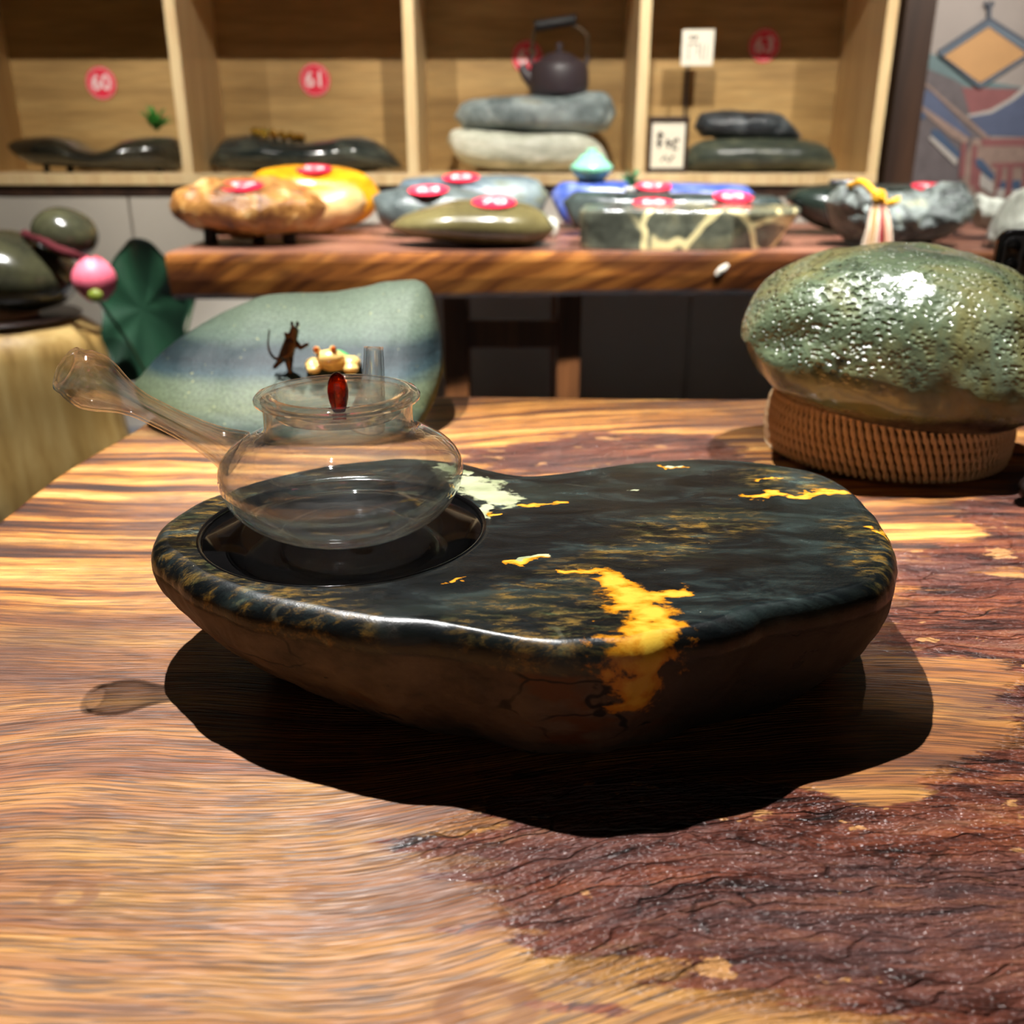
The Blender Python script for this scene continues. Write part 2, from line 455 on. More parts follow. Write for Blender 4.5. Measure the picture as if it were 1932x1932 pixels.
# ------------------------------------------------------------------ the setting
FLOOR = -0.75
CEIL = 2.0
def struct(name, c0, c1, mat):
    o = boxo(name, c0, c1, mat); o['kind'] = 'structure'; return o
struct('floor', (-4, -3, FLOOR-0.1), (4, 4.2, FLOOR), M['floor'])
struct('wall_back', (-4, 4.05, FLOOR), (4, 4.2, CEIL), M['wall'])
struct('wall_front', (-4, -3.1, FLOOR), (4, -3, CEIL), M['wall'])
struct('wall_left', (-4.1, -3, FLOOR), (-4, 4.2, CEIL), M['wall'])
struct('wall_right', (4, -3, FLOOR), (4.1, 4.2, CEIL), M['wall'])
struct('ceiling', (-4, -3, CEIL), (4, 4.2, CEIL+0.1), plain('ceiling_paint', (46, 44, 42), 0.8, var=0.03))

# ------------------------------------------------------------------ front table
def poly_sd(P, poly):
    """signed distance to a polygon in the plane, positive inside"""
    poly = np.asarray(poly, float); n = len(poly); d = np.full(len(P), 1e9); ins = np.zeros(len(P), bool)
    for i in range(n):
        a, b = poly[i], poly[(i+1) % n]; e = b-a; w = P-a
        t = np.clip((w@e)/(e@e), 0, 1)[:, None]
        d = np.minimum(d, np.linalg.norm(w-t*e, axis=1))
        c = ((a[1] > P[:, 1]) != (b[1] > P[:, 1])) & (P[:, 0] < (b[0]-a[0])*(P[:, 1]-a[1])/(b[1]-a[1]+1e-12)+a[0])
        ins ^= c
    return np.where(ins, d, -d)
def Gp(pts, z=0.0): return np.array([G(u, v, z)[:2] for u, v in pts])

ft = thing('display_table', 'wide live-edge wooden slab table in the foreground with cracked red-brown heartwood', 'table', (0.28, 0.42, FLOOR))
nx, ny = 420, 360
xs = np.linspace(0, 1, nx); ys = np.linspace(0, 1, ny)
X, Y = np.meshgrid(xs, ys, indexing='ij')
yb = -0.12 + Y*(0.945+0.12)
left = -0.347 + 0.006*np.sin(yb*9.0) + 0.004*np.sin(yb*23+1)
back = 0.943 + 0.006*np.sin(X*11) - 0.012*X
yb = -0.12 + Y*(back+0.12)
xb = left + X*(0.95-left)
P2 = np.stack([xb.ravel(), yb.ravel()], -1)
weath = Gp([(775,1600),(1000,1480),(1250,1400),(1480,1330),(1590,1260),(1660,1160),(1690,1060),(1800,960),(1932,900),(2300,880),(2500,1400),(2400,1990),(1650,1960),(1480,1905),(1300,1870),(1130,1835),(1010,1800),(975,1735),(890,1650)])
sdw = poly_sd(P2, weath)
w2 = Gp([(880,850),(1100,815),(1330,815),(1400,840),(1450,900),(1200,880),(1000,900),(880,880)])
sdw2 = poly_sd(P2, w2)*1.2 - 0.006
zR = np.clip(0.5 + np.maximum(sdw, sdw2)/0.05*0.5, 0, 1)
# islands of sound wood inside the weathered zone
for (u, v, r) in [(1700,1330,.035),(1620,1360,.04),(1500,1420,.03),(1660,1500,.012),(1850,1260,.02),(1900,1080,.015),(1760,1000,.02)]:
    c = G(u, v)[:2]; dd = np.hypot((P2[:,0]-c[0])/1.8, P2[:,1]-c[1])
    zR = zR - 0.55*np.exp(-(dd/r)**2)
zG = np.clip((P2[:, 1]-0.40)/0.16, 0, 1)*np.clip(1.3-(P2[:, 0]-0.15)/0.5, 0.0, 1)
zB = np.zeros(len(P2))
for (u, v, rx, ry, s) in [(1000,1880,.14,.03,1.0),(420,1600,.13,.022,.9),(300,1700,.12,.018,.7),(520,1500,.08,.016,.8),(150,1880,.08,.015,.6),(1200,1932,.15,.02,.9)]:
    c = G(u, v)[:2]; zB = np.maximum(zB, s*np.exp(-(((P2[:,0]-c[0])/rx)**2+((P2[:,1]-c[1])/ry)**2)))
Z = np.zeros_like(xb)
P3 = np.stack([xb*10, yb*34, np.zeros_like(xb)], -1)
Z -= 0.0022*np.clip(zR.reshape(nx, ny)*2-0.8, 0, 1)*np.clip(fbm(P3, 1.6, 4, 3)*1.6+0.1, 0, 1)
V = np.stack([xb, yb, Z], -1).reshape(-1, 3)
F = grid_faces(nx, ny)
top = len(V)
# rim going down, slightly undercut live edge, then bottom
ring = np.concatenate([np.arange(0, nx)*ny, (nx-1)*ny + np.arange(1, ny), np.arange(nx-2, -1, -1)*ny + ny-1, np.arange(ny-2, 0, -1)])
cx, cy = 0.28, 0.42
rV = []
for k, (dz, ins) in enumerate([(-0.003, -0.002), (-0.02, -0.004), (-0.045, 0.004), (-0.07, 0.018)]):
    q = V[ring].copy(); dirn = q[:, :2]-np.array([cx, cy]); dirn /= np.linalg.norm(dirn, axis=1)[:, None]
    q[:, :2] -= dirn*ins; q[:, 2] = dz
    q[:, :2] += dirn*0.004*vnoise(np.stack([q[:,0]*14, q[:,1]*14, q[:,2]*20], -1), 5)[:, None]
    rV.append(q)
nr = len(ring); V2 = np.concatenate([V]+rV)
Fr = []
prev = ring
for k in range(4):
    cur = top + k*nr + np.arange(nr)
    Fr.append(np.stack([prev, cur, np.roll(cur, -1), np.roll(prev, -1)], -1)); prev = cur
attr = np.zeros((len(V2), 3), np.float32); attr[:top, 0] = zR; attr[:top, 1] = zG; attr[:top, 2] = zB
attr[top:, 1] = 0.7
stain = np.zeros((len(V2), 3), np.float32)
for (u, v, rx, ry, ring_) in [(740,1590,.014,.006,0),(590,1692,.010,.005,0),(130,1690,.0075,.006,1),(920,1900,.012,.008,1)]:
    c = G(u, v)[:2]; dd = np.hypot((V2[:, 0]-c[0])/rx, (V2[:, 1]-c[1])/ry)
    stain[:, 0] = np.maximum(stain[:, 0], np.exp(-((dd-(1.0 if ring_ else 0.0))/(0.45 if ring_ else 1.0))**2)*(V2[:, 2] > -0.003))
o = mesh('slab', V2, np.concatenate([F]+Fr), M['slab_wood'], ft, attrs={'zones': attr, 'stain': stain})
bottom = mesh('underside', V2[prev], [list(range(nr))], M['dark_leg'], ft, smooth=False)
for x in (-0.22, 0.78):
    for y in (0.02, 0.80):
        boxo('leg', (x-0.04, y-0.04, FLOOR), (x+0.04, y+0.04, -0.068), M['dark_leg'], ft, 0.006)
boxo('stretcher', (-0.18, 0.785, FLOOR+0.18), (0.74, 0.815, FLOOR+0.24), M['dark_leg'], ft, 0.004)

# ------------------------------------------------------------------ flat-topped stones (a plan outline, a rounded rim, sides drawn in to the foot)
def strokes_field(P, strokes):
    f = np.zeros(len(P))
    for pts, r in strokes:
        d = np.full(len(P), 1e9)
        if len(pts) == 1: d = np.linalg.norm(P-pts[0], axis=1)
        for a, b in zip(pts[:-1], pts[1:]):
            e = b-a; w = P-a; t = np.clip((w@e)/(e@e+1e-12), 0, 1)[:, None]
            d = np.minimum(d, np.linalg.norm(w-t*e, axis=1))
        f = np.maximum(f, np.clip(1-d/(2*r), 0, 1))
    return f

def slab_stone(name, outline, ctr, z0, z1, foot_c, foot, mat, parent, edge=0.009, plate_r=None, recess=0.0022, nth=720, ntop=60, nside=40,
               bulge=1.7, rimnoise=0.0015, paint=None, sidenoise=0.002):
    outline = np.asarray(outline, float)
    # resample outline by angle about ctr (star shaped)
    th = np.linspace(0, 2*math.pi, nth, endpoint=False)
    n = len(outline)
    t = np.linspace(0, n, n*40, endpoint=False)
    idx = np.arange(-2, n+3); O = outline[idx % n]
    def cr(t):
        k = int(math.floor(t)); u = t-k; p0, p1, p2, p3 = [outline[(k+j) % n] for j in (-1, 0, 1, 2)]
        return 0.5*((2*p1)+(-p0+p2)*u+(2*p0-5*p1+4*p2-p3)*u*u+(-p0+3*p1-3*p2+p3)*u**3)
    D = np.array([cr(v) for v in t])-ctr
    ang = np.mod(np.arctan2(D[:, 1], D[:, 0]), 2*math.pi); rr = np.linalg.norm(D, axis=1)
    o_ = np.argsort(ang); ang, rr = ang[o_], rr[o_]
    r_out = np.interp(th, np.concatenate([ang-2*math.pi, ang, ang+2*math.pi]), np.tile(rr, 3))
    k = np.exp(-0.5*(np.arange(-6, 7)/2.5)**2); k /= k.sum()
    r_out = np.convolve(np.concatenate([r_out[-6:], r_out, r_out[:6]]), k, 'valid')
    dirs = np.stack([np.cos(th), np.sin(th)], -1)
    r_out = r_out + rimnoise*(fbm(np.stack([dirs[:,0]*r_out*60, dirs[:,1]*r_out*60, np.zeros(nth)], -1), 1.0, 3, 11))
    rings = []; tags = []
    def add(r, z, tag):
        z = np.broadcast_to(z, (nth,)); rings.append(np.stack([ctr[0]+dirs[:, 0]*r, ctr[1]+dirs[:, 1]*r, z], -1)); tags.append(tag)
    r_in = r_out-edge
    if plate_r:
        add(np.full(nth, plate_r*0.02), z1-recess, 0); add(np.full(nth, plate_r*0.98), z1-recess, 0)
        add(np.full(nth, plate_r), z1-recess, 0); add(np.full(nth, plate_r*1.001), z1-0.0008, 0)
        add(np.full(nth, plate_r*1.012), np.full(nth, z1), 0); r0 = np.full(nth, plate_r*1.012)
    else:
        r0 = np.full(nth, 1e-4); add(r0, np.full(nth, z1), 0)
    for s in np.linspace(0, 1, ntop)[1:]:
        add(r0+(r_in-r0)*s, np.full(nth, z1), 0)
    for a in np.linspace(0, math.pi/2, 12)[1:]:
        add(r_in+edge*math.sin(a), z1-edge*(1-math.cos(a))*1.1, 1)
    zr = z1-edge*1.1
    outp = rings[-1][:, :2]
    footp = foot_c + (outp-foot_c)*(foot if np.isscalar(foot) else np.asarray(foot(outp))[:, None])
    for s in np.linspace(0, 1, nside)[1:]:
        q = outp+(footp-outp)*s**bulge; z = zr+(z0-zr)*s
        rings.append(np.concatenate([q, np.full((nth, 1), z)], 1)); tags.append(1+s)
    q = rings[-1].copy(); q[:, :2] = foot_c+(q[:, :2]-foot_c)*0.02; rings.append(q); tags.append(2)
    R = np.array(rings); tg = np.repeat(np.array(tags), nth)
    V = R.reshape(-1, 3)
    amp = np.clip(tg-0.9, 0, 0.35)/0.35
    nz = fbm(V, 45, 4, 21)
    Vc = V.copy(); dv = V-np.array([foot_c[0], foot_c[1], (z0+z1)/2]); dv /= np.linalg.norm(dv, axis=1)[:, None]
    V = V + dv*(sidenoise*amp*nz)[:, None]
    V[:, 2] = np.clip(V[:, 2], z0, None)
    if not plate_r or True:
        V[:, 2] += np.where(tg < 0.5, 0.0006*fbm(V*[1, 1, 0], 22, 2, 5), 0)*(np.linalg.norm(V[:, :2]-ctr, axis=1) > (plate_r or 0)*1.05)
    attrs = {}
    if paint is not None:
        attrs['pat'] = paint(V, tg); s = np.zeros((len(V), 3), np.float32); s[:, 0] = np.clip(tg-0.99, 0, 1); attrs['zone'] = s
    Fq = grid_faces(len(R), nth, False, True)
    return mesh(name, V, Fq, mat, parent, attrs=attrs)

def black_stone():
    t = NT('black_yellow_stone'); P = t.obj()
    pat = t.attr('pat'); zone = t.attr('zone')
    nA = t.noise(t.scale(P, (26, 62, 40), rot=(0, 0, 0.15)), 1.0, 6, 0.65, 0.6)
    base = t.ramp(nA, [(0.36, lin((7, 10, 11))), (0.52, lin((15, 20, 21))), (0.64, lin((36, 46, 44))), (0.78, lin((72, 88, 84)))])
    cl = t.sstep(t.noise(t.scale(P, (9, 26, 20), rot=(0, 0, 0.2)), 1.0, 5, 0.6), 0.50, 0.66)
    base = t.mix(t.math('MULTIPLY', cl, 0.35), base, lin((48, 58, 50)))
    # mottled yellow-green where the stone is streaked
    nM = t.noise(t.scale(P, (70, 200, 120)), 1.0, 6, 0.74, 0.3)
    mo = t.math('MULTIPLY', t.math('MULTIPLY', t.sstep(nM, 0.46, 0.70), t.sstep(pat[2], 0.12, 0.7)), 0.6)
    base = t.mix(mo, base, t.ramp(nA, [(0.35, lin((84, 92, 62))), (0.55, lin((170, 126, 44))), (0.7, lin((130, 138, 92)))]))
    nE = t.noise(t.scale(P, (90, 170, 110)), 1.0, 7, 0.72, 0.3)
    e = t.math('MULTIPLY', t.math('SUBTRACT', nE, 0.5), 1.5)
    yl = t.sstep(t.math('ADD', pat[0], e), 0.40, 0.62)
    core = t.sstep(t.math('ADD', pat[0], t.math('MULTIPLY', e, 0.8)), 0.5, 1.0)
    ycol = t.mix(core, lin((190, 120, 12)), lin((214, 172, 58)))
    base = t.mix(yl, base, ycol)
    pl = t.sstep(t.math('ADD', pat[1], t.math('MULTIPLY', e, 0.9)), 0.40, 0.66)
    pcol = t.ramp(t.noise(t.scale(P, (30, 60, 40)), 1.0, 4), [(0.35, lin((140, 150, 108))), (0.6, lin((190, 192, 156)))])
    base = t.mix(pl, base, pcol)
    # fine white veins and specks
    wv = t.noise(t.scale(P, (12, 12, 12)), 1.0, 3, out='Color')
    ve = t.voro(t.vadd(t.scale(P, (9, 16, 9), rot=(0, 0, 0.45)), t.vmul(wv, (0.9, 0.9, 0.9))), 1.0, 'DISTANCE_TO_EDGE', dims='2D')
    vm = t.math('MULTIPLY', t.math('SUBTRACT', 1.0, t.sstep(ve, 0.004, 0.012)), t.sstep(t.noise(t.scale(P, (18, 18, 18)), 1.0, 2), 0.56, 0.64))
    base = t.mix(t.math('MULTIPLY', vm, 0.10), base, lin((190, 186, 160)))
    sp = t.math('MULTIPLY', t.sstep(t.noise(P, 620, 1, 0.5), 0.80, 0.83), 0.8)
    base = t.mix(sp, base, lin((190, 180, 150)))
    # rough grey-brown crust down the sides
    crn = t.noise(t.scale(P, (30, 30, 46)), 1.0, 6, 0.65)
    crust = t.ramp(crn, [(0.3, lin((46, 37, 29))), (0.5, lin((84, 69, 56))), (0.7, lin((106, 90, 74)))])
    crust = t.mix(t.sstep(t.noise(t.scale(P, (16, 16, 30)), 1.0, 4), 0.56, 0.64), crust, lin((88, 54, 28)))
    pock = t.sstep(t.noise(t.scale(P, (55, 55, 110)), 1.0, 3, 0.5), 0.66, 0.70)
    cw = t.noise(t.scale(P, (25, 25, 25)), 1.0, 3, out='Color')
    ck = t.voro(t.vadd(t.scale(P, (24, 24, 40)), t.vmul(cw, (1.3, 1.3, 1.3))), 1.0, 'DISTANCE_TO_EDGE')
    ckm = t.math('MULTIPLY', t.math('SUBTRACT', 1.0, t.sstep(ck, 0.01, 0.035)), t.sstep(t.noise(t.scale(P, (20, 20, 20), loc=(3, 3, 3)), 1.0, 2), 0.52, 0.60))
    dark = t.math('MAXIMUM', pock, ckm)
    crust = t.mix(dark, crust, lin((10, 8, 7)))
    ms = t.sstep(t.math('ADD', zone[0], t.math('MULTIPLY', t.math('SUBTRACT', crn, 0.5), 0.10)), 0.012, 0.06)
    ms = t.math('MULTIPLY', ms, t.math('SUBTRACT', 1.0, t.math('MULTIPLY', yl, 0.9)))
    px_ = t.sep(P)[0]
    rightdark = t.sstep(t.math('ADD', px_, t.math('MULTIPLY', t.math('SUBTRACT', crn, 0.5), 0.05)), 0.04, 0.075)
    crust = t.mix(t.math('MULTIPLY', rightdark, 0.9), crust, lin((20, 20, 18)))  # crust colour darkened on the right to offset bounced light
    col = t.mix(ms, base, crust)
    rough = t.math('ADD', t.math('MULTIPLY', ms, 0.32), t.math('ADD', t.ramp(nA, [(0.3, 0.17), (0.75, 0.30)]), t.math('MULTIPLY', t.sstep(zone[0], 0.002, 0.012), 0.12)))
    gr = t.noise(P, 900, 2, 0.6)
    h = t.math('ADD', t.math('MULTIPLY', gr, 0.14), t.math('MULTIPLY', ms, t.math('SUBTRACT', t.math('MULTIPLY', crn, 1.2), t.math('MULTIPLY', pock, 1.0))))
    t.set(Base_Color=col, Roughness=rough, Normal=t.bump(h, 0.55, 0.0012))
    t.b.inputs['Specular IOR Level'].default_value = 0.55
    return t.m
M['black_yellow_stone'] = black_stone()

ZT = 0.066
PC = np.array([-0.0821, 0.4305]); PR = 0.0688
out_px = [(285,1040),(297,1003),(340,966),(400,937),(480,912),(560,893),(650,878),(760,870),(860,875),(930,889),(1000,903),(1080,901),(1150,891),(1250,878),(1350,874),(1450,880),(1550,898),(1620,930),(1665,980),(1688,1035),(1694,1085),
          (1675,1120),(1600,1150),(1520,1168),(1450,1180),(1400,1205),(1330,1222),(1260,1232),(1210,1246),(1150,1250),(1080,1252),(1000,1247),(900,1228),(820,1215),(700,1206),(600,1190),(500,1168),(420,1143),(360,1118),(318,1095),(292,1066)]
outl = np.array([G(u, v+(14 if v > 1100 else 0), ZT-0.002-0.008*min(max((v-960)/140, 0), 1))[:2]+[0, 0.005 if v < 990 else 0] for u, v in out_px])
FC = np.array([0.0, 0.405])
def foot_main(q):
    l = np.clip((q[:, 0]+0.16)/0.32, 0, 1); f = 0.62+0.16*l
    f = f + 0.05*(q[:, 1] > 0.42); return f
def T(pts, z=ZT): return [G(u, v, z)[:2] for u, v in pts]
PXM = 0.00024
yel_s = [(T([(1125,1083),(1165,1102),(1195,1128)]), 28*PXM), (T([(1195,1128),(1215,1160),(1212,1210),(1210,1260)]), 50*PXM), (T([(1235,1122),(1290,1112)]), 18*PXM),
         (T([(1060,1082),(1125,1083)]), 9*PXM), (T([(1410,938),(1460,930),(1500,938),(1545,926),(1600,929)]), 16*PXM), (T([(1440,908),(1490,904)]), 7*PXM),
         (T([(985,955),(1050,950)]), 9*PXM), (T([(925,968),(960,972)]), 9*PXM), (T([(1240,881),(1300,880)]), 10*PXM), (T([(960,1062),(1020,1052)]), 12*PXM), (T([(800,1225),(840,1225)]), 8*PXM),
         (T([(850,1100),(890,1094)]), 6*PXM), (T([(1630,990),(1670,1008)]), 7*PXM)]
pal_s = [(T([(880,905),(915,925),(950,945)]), 40*PXM), (T([(905,955),(930,975)]), 18*PXM), (T([(830,880),(880,890)]), 22*PXM), (T([(970,1055),(1025,1050)]), 9*PXM), (T([(1250,880),(1295,879)]), 7*PXM),
         (T([(1180,925),(1200,923)]), 5*PXM)]
mot_s = [(T([(300,1040),(360,1090),(480,1140)]), 140*PXM), (T([(500,1120),(620,1160)]), 60*PXM), (T([(980,1180),(1060,1170)]), 90*PXM), (T([(1010,1110),(1090,1080)]), 50*PXM), (T([(1250,1000),(1380,980)]), 60*PXM),
         (T([(1450,900),(1560,915)]), 60*PXM), (T([(1640,1000),(1680,1080)]), 60*PXM), (T([(1180,1040),(1260,1030)]), 50*PXM), (T([(350,970),(420,940)]), 60*PXM)]
def paint_main(V, tg):
    P = V[:, :2] + np.stack([fbm(V, 70, 5, 101), fbm(V, 70, 5, 202)], -1)*[0.013, 0.009] + np.stack([fbm(V, 260, 3, 303), fbm(V, 260, 3, 404)], -1)*0.004
    brk = np.clip(1.0+0.5*fbm(V*[1, 1.6, 1], 150, 4, 77), 0.3, 1.3)
    yel = strokes_field(P, yel_s)*brk; pal = strokes_field(P, pal_s)*np.clip(brk+0.1, 0, 1); mot = strokes_field(P, mot_s)
    side = tg > 1.3
    XZ = V[:, [0, 2]] + np.stack([fbm(V, 80, 4, 111), fbm(V, 80, 4, 212)], -1)*0.008
    def Wz(pts, y=0.30): return [W(u, v, y)[[0, 2]] for u, v in pts]
    ysd = strokes_field(XZ, [(Wz([(1215,1245),(1222,1275)]), 34*PXM), (Wz([(1225,1290),(1240,1320)]), 60*PXM), (Wz([(1275,1290),(1320,1280)]), 36*PXM)])
    front = V[:, 1] < 0.37
    yel = np.where(side, np.where(front, ysd, 0), yel); pal = np.where(side, 0, pal)
    return np.stack([yel, pal, mot], -1)
tray = thing('stone_tea_tray', 'black polished stone tea tray with yellow veins and a round inset hot plate', 'tea tray', (FC[0], FC[1], 0.0))
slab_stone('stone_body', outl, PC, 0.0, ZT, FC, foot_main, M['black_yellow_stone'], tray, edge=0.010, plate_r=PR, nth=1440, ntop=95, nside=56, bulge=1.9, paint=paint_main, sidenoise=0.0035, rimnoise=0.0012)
# inset plate of black glass
t = NT('plate_glass'); pz = t.obj()
t.set(Base_Color=t.ramp(t.noise(pz, 60, 3), [(0.3, lin((8, 8, 8))), (0.7, lin((14, 13, 13)))]), Roughness=0.06)
t.b.inputs['Specular IOR Level'].default_value = 0.3
M['plate_glass'] = t.m
zp = ZT-0.0014
V, F = lathe([(0.0001, zp), (PR*0.7, zp), (PR*0.972, zp), (PR*0.978, zp-0.0003)], (PC[0], PC[1], 0), 160)
hp = mesh('hot_plate', V, F, M['plate_glass'], tray, label='black glass hot plate')
V, F = lathe([(PR*0.979, zp-0.0006), (PR*0.982, zp+0.0008), (PR*0.990, zp+0.0014), (PR*0.999, zp+0.0016), (PR*1.006, zp+0.0017), (PR*1.010, zp+0.0013)], (PC[0], PC[1], 0), 200)
mesh('plate_rim', V, F, M['black_gloss'], tray)
# chipped hollow on the front edge: a small crystal-lined pock
ch = G(1442, 1172, ZT-0.006)
Vp, Fp = icos((ch[0], ch[1]+0.003, ch[2]-0.001), (0.0045, 0.0035, 0.0038), 3)
Vp = Vp + 0.0010*np.stack([vnoise(Vp*420, 1), vnoise(Vp*420, 2), vnoise(Vp*420, 3)], -1)
M['crystal_pock'] = stone_mat('crystal_pock', [(10, 10, 10), (40, 44, 44), (150, 158, 160)], 300, rough=0.25, bump=0.9, bscale=500)
mesh('rough_pock', Vp, np.array(Fp), M['crystal_pock'], tray, label='rough crystalline pock on the rim')

# ------------------------------------------------------------------ glass teapot
def glass_mat(name, tint=(0.97, 0.99, 0.985), clear=0.6, rough=0.0, edge=0.85, f0=0.05, haze=0.0):
    m = bpy.data.materials.new(name); m.use_nodes = True; nt = m.node_tree; n = nt.nodes; l = nt.links
    n.remove(n['Principled BSDF']); out = n['Material Output']
    tr = n.new('ShaderNodeBsdfTransparent'); tr.inputs[0].default_value = tint+(1,)
    rf = n.new('ShaderNodeBsdfRefraction'); rf.inputs['IOR'].default_value = 1.47; rf.inputs['Color'].default_value = tint+(1,); rf.inputs['Roughness'].default_value = rough
    gl = n.new('ShaderNodeBsdfGlossy'); gl.inputs['Roughness'].default_value = 0.015; gl.inputs['Color'].default_value = (1, 1, 1, 1)
    lw = n.new('ShaderNodeLayerWeight'); lw.inputs[0].default_value = 0.5
    pw = n.new('ShaderNodeMath'); pw.operation = 'POWER'; pw.inputs[1].default_value = 3.5; l.new(lw.outputs['Facing'], pw.inputs[0])
    ma = n.new('ShaderNodeMath'); ma.operation = 'MULTIPLY_ADD'; ma.inputs[1].default_value = edge; ma.inputs[2].default_value = f0; l.new(pw.outputs[0], ma.inputs[0])
    m1 = n.new('ShaderNodeMixShader'); m1.inputs[0].default_value = clear; l.new(rf.outputs[0], m1.inputs[1]); l.new(tr.outputs[0], m1.inputs[2])
    m2 = n.new('ShaderNodeMixShader'); l.new(ma.outputs[0], m2.inputs[0]); l.new(m1.outputs[0], m2.inputs[1]); l.new(gl.outputs[0], m2.inputs[2])
    if haze:  # pale diffuse film: residue, and a painted stand-in for the glass's lit look
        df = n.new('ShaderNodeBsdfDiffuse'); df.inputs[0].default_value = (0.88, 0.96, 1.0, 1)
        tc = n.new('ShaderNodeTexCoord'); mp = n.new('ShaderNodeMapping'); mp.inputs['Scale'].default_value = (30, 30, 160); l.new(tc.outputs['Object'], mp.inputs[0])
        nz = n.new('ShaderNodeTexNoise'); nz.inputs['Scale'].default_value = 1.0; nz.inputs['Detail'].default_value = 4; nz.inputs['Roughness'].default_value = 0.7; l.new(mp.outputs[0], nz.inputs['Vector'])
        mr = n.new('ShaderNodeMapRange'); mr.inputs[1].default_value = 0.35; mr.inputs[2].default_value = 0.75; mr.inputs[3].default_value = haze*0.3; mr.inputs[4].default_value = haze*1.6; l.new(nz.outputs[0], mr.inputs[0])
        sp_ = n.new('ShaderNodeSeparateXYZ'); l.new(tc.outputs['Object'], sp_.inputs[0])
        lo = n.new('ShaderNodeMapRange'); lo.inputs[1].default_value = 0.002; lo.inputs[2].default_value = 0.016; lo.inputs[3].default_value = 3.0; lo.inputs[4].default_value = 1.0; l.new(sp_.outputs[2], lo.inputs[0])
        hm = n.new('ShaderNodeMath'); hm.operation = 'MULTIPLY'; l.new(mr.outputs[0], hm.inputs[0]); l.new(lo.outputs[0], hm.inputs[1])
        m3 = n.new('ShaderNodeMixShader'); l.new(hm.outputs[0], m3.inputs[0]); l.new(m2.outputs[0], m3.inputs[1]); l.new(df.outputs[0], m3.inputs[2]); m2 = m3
    l.new(m2.outputs[0], out.inputs[0]); return m
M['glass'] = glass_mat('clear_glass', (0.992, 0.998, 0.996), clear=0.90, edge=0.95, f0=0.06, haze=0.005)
M['glass_thick'] = glass_mat('thick_clear_glass', (0.99, 0.995, 0.995), clear=0.85, f0=0.07, edge=0.95)
M['amber_glass'] = glass_mat('amber_glass', (0.62, 0.13, 0.02), clear=0.15)
TA = np.array([-0.0812, 0.4305])
pot = thing('glass_teapot', 'clear glass teapot with hollow side handle standing on the black hot plate', 'teapot', (TA[0], TA[1], zp))
zb = zp + 0.0003
a_, c_ = 0.0578, 0.0330; zc = 0.0955
prof = []
for s in np.linspace(-1, 1, 40):                    # squat belly
    ang = s*math.pi/2
    r = a_*max(math.cos(ang), 0)**0.86; z = zc+c_*math.sin(ang)*(1 if s < 0 else 0.69)
    if z < zb: z = zb
    if s > 0 and r < 0.0372: break
    prof.append((max(r, 0.0006), z))
zs = prof[-1][1]
prof += [(0.0362, zs+0.0012), (0.0352, zs+0.0026), (0.0345, zs+0.0045), (0.0344, zs+0.010), (0.0347, zs+0.0150), (0.0352, zs+0.0170)]
th_ = 0.0013
pr = np.array(prof); tan = np.gradient(pr, axis=0); nrm = np.stack([-tan[:, 1], tan[:, 0]], -1); nrm /= np.linalg.norm(nrm, axis=1)[:, None]
inner = pr + nrm*th_; inner[:, 0] = np.maximum(inner[:, 0], 0.0005)
inner[:12, 1] = np.maximum(inner[:12, 1], zb+0.0022)
full = np.concatenate([pr, inner[::-1]])
V, F = lathe(full, (TA[0], TA[1], 0), 160)
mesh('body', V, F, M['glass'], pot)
zt = zs+0.0170
# lid: flange, sunk wall and floor, with the knob
lp = [(0.0006, zt-0.0072), (0.012, zt-0.0074), (0.024, zt-0.0062), (0.0282, zt-0.003), (0.0290, zt+0.001), (0.0300, zt+0.0026), (0.034, zt+0.0028), (0.0370, zt+0.0022), (0.0384, zt+0.0006),
      (0.0382, zt-0.0008), (0.036, zt-0.0002), (0.0318, zt+0.0002), (0.0310, zt-0.0012), (0.0306, zt-0.006), (0.0285, zt-0.0082), (0.012, zt-0.0094), (0.0006, zt-0.0092)]
V, F = lathe(lp[::-1], (TA[0], TA[1], 0), 128)
lid = mesh('lid', V, F, M['glass'], pot)
kp = [(0.0002, 0), (0.0030, 0.0002), (0.0038, 0.003), (0.0046, 0.0065), (0.0049, 0.010), (0.0043, 0.0142), (0.0031, 0.0170), (0.0015, 0.0183), (0.0002, 0.0187)]
V, F = lathe(kp, (TA[0]+0.0005, TA[1]-0.001, zt-0.0070), 40)
mesh('knob', V, F, M['amber_glass'], lid, label='amber glass knob')
# hollow side handle
h0 = np.array([TA[0]-0.0480, TA[1]-0.004, 0.1040]); h1 = W(121, 694, 0.432)
ax = h1-h0; L = np.linalg.norm(ax); ax /= L
hp_o = [(0.0118, 0.0), (0.0105, 0.004), (0.0086, 0.010), (0.0070, 0.020), (0.0061, 0.034), (0.0062, 0.045), (0.0074, 0.053), (0.0099, 0.0595), (0.0125, 0.0655), (0.0137, 0.0710), (0.0131, 0.0760), (0.0118, 0.0790), (0.0113, 0.0800), (0.0117, 0.0812), (0.0110, 0.0826), (0.0080, 0.0836)]
hp_o = [(r, h*L/0.0836) for r, h in hp_o]
ho = np.array([[pchip(np.array([v]), [p[1] for p in hp_o], [p[0] for p in hp_o])[0], v] for v in np.linspace(0, L, 60)])
tn = np.gradient(ho, axis=0); nn = np.stack([-tn[:, 1], tn[:, 0]], -1); nn /= np.linalg.norm(nn, axis=1)[:, None]
hi = ho + nn*0.0014; hi[:, 0] = np.maximum(hi[:, 0], 0.0005)
V, F = lathe(np.concatenate([ho, hi[::-1]]), h0, 64, ax, closed_prof=True)
mesh('handle', V, F, M['glass_thick'], pot)
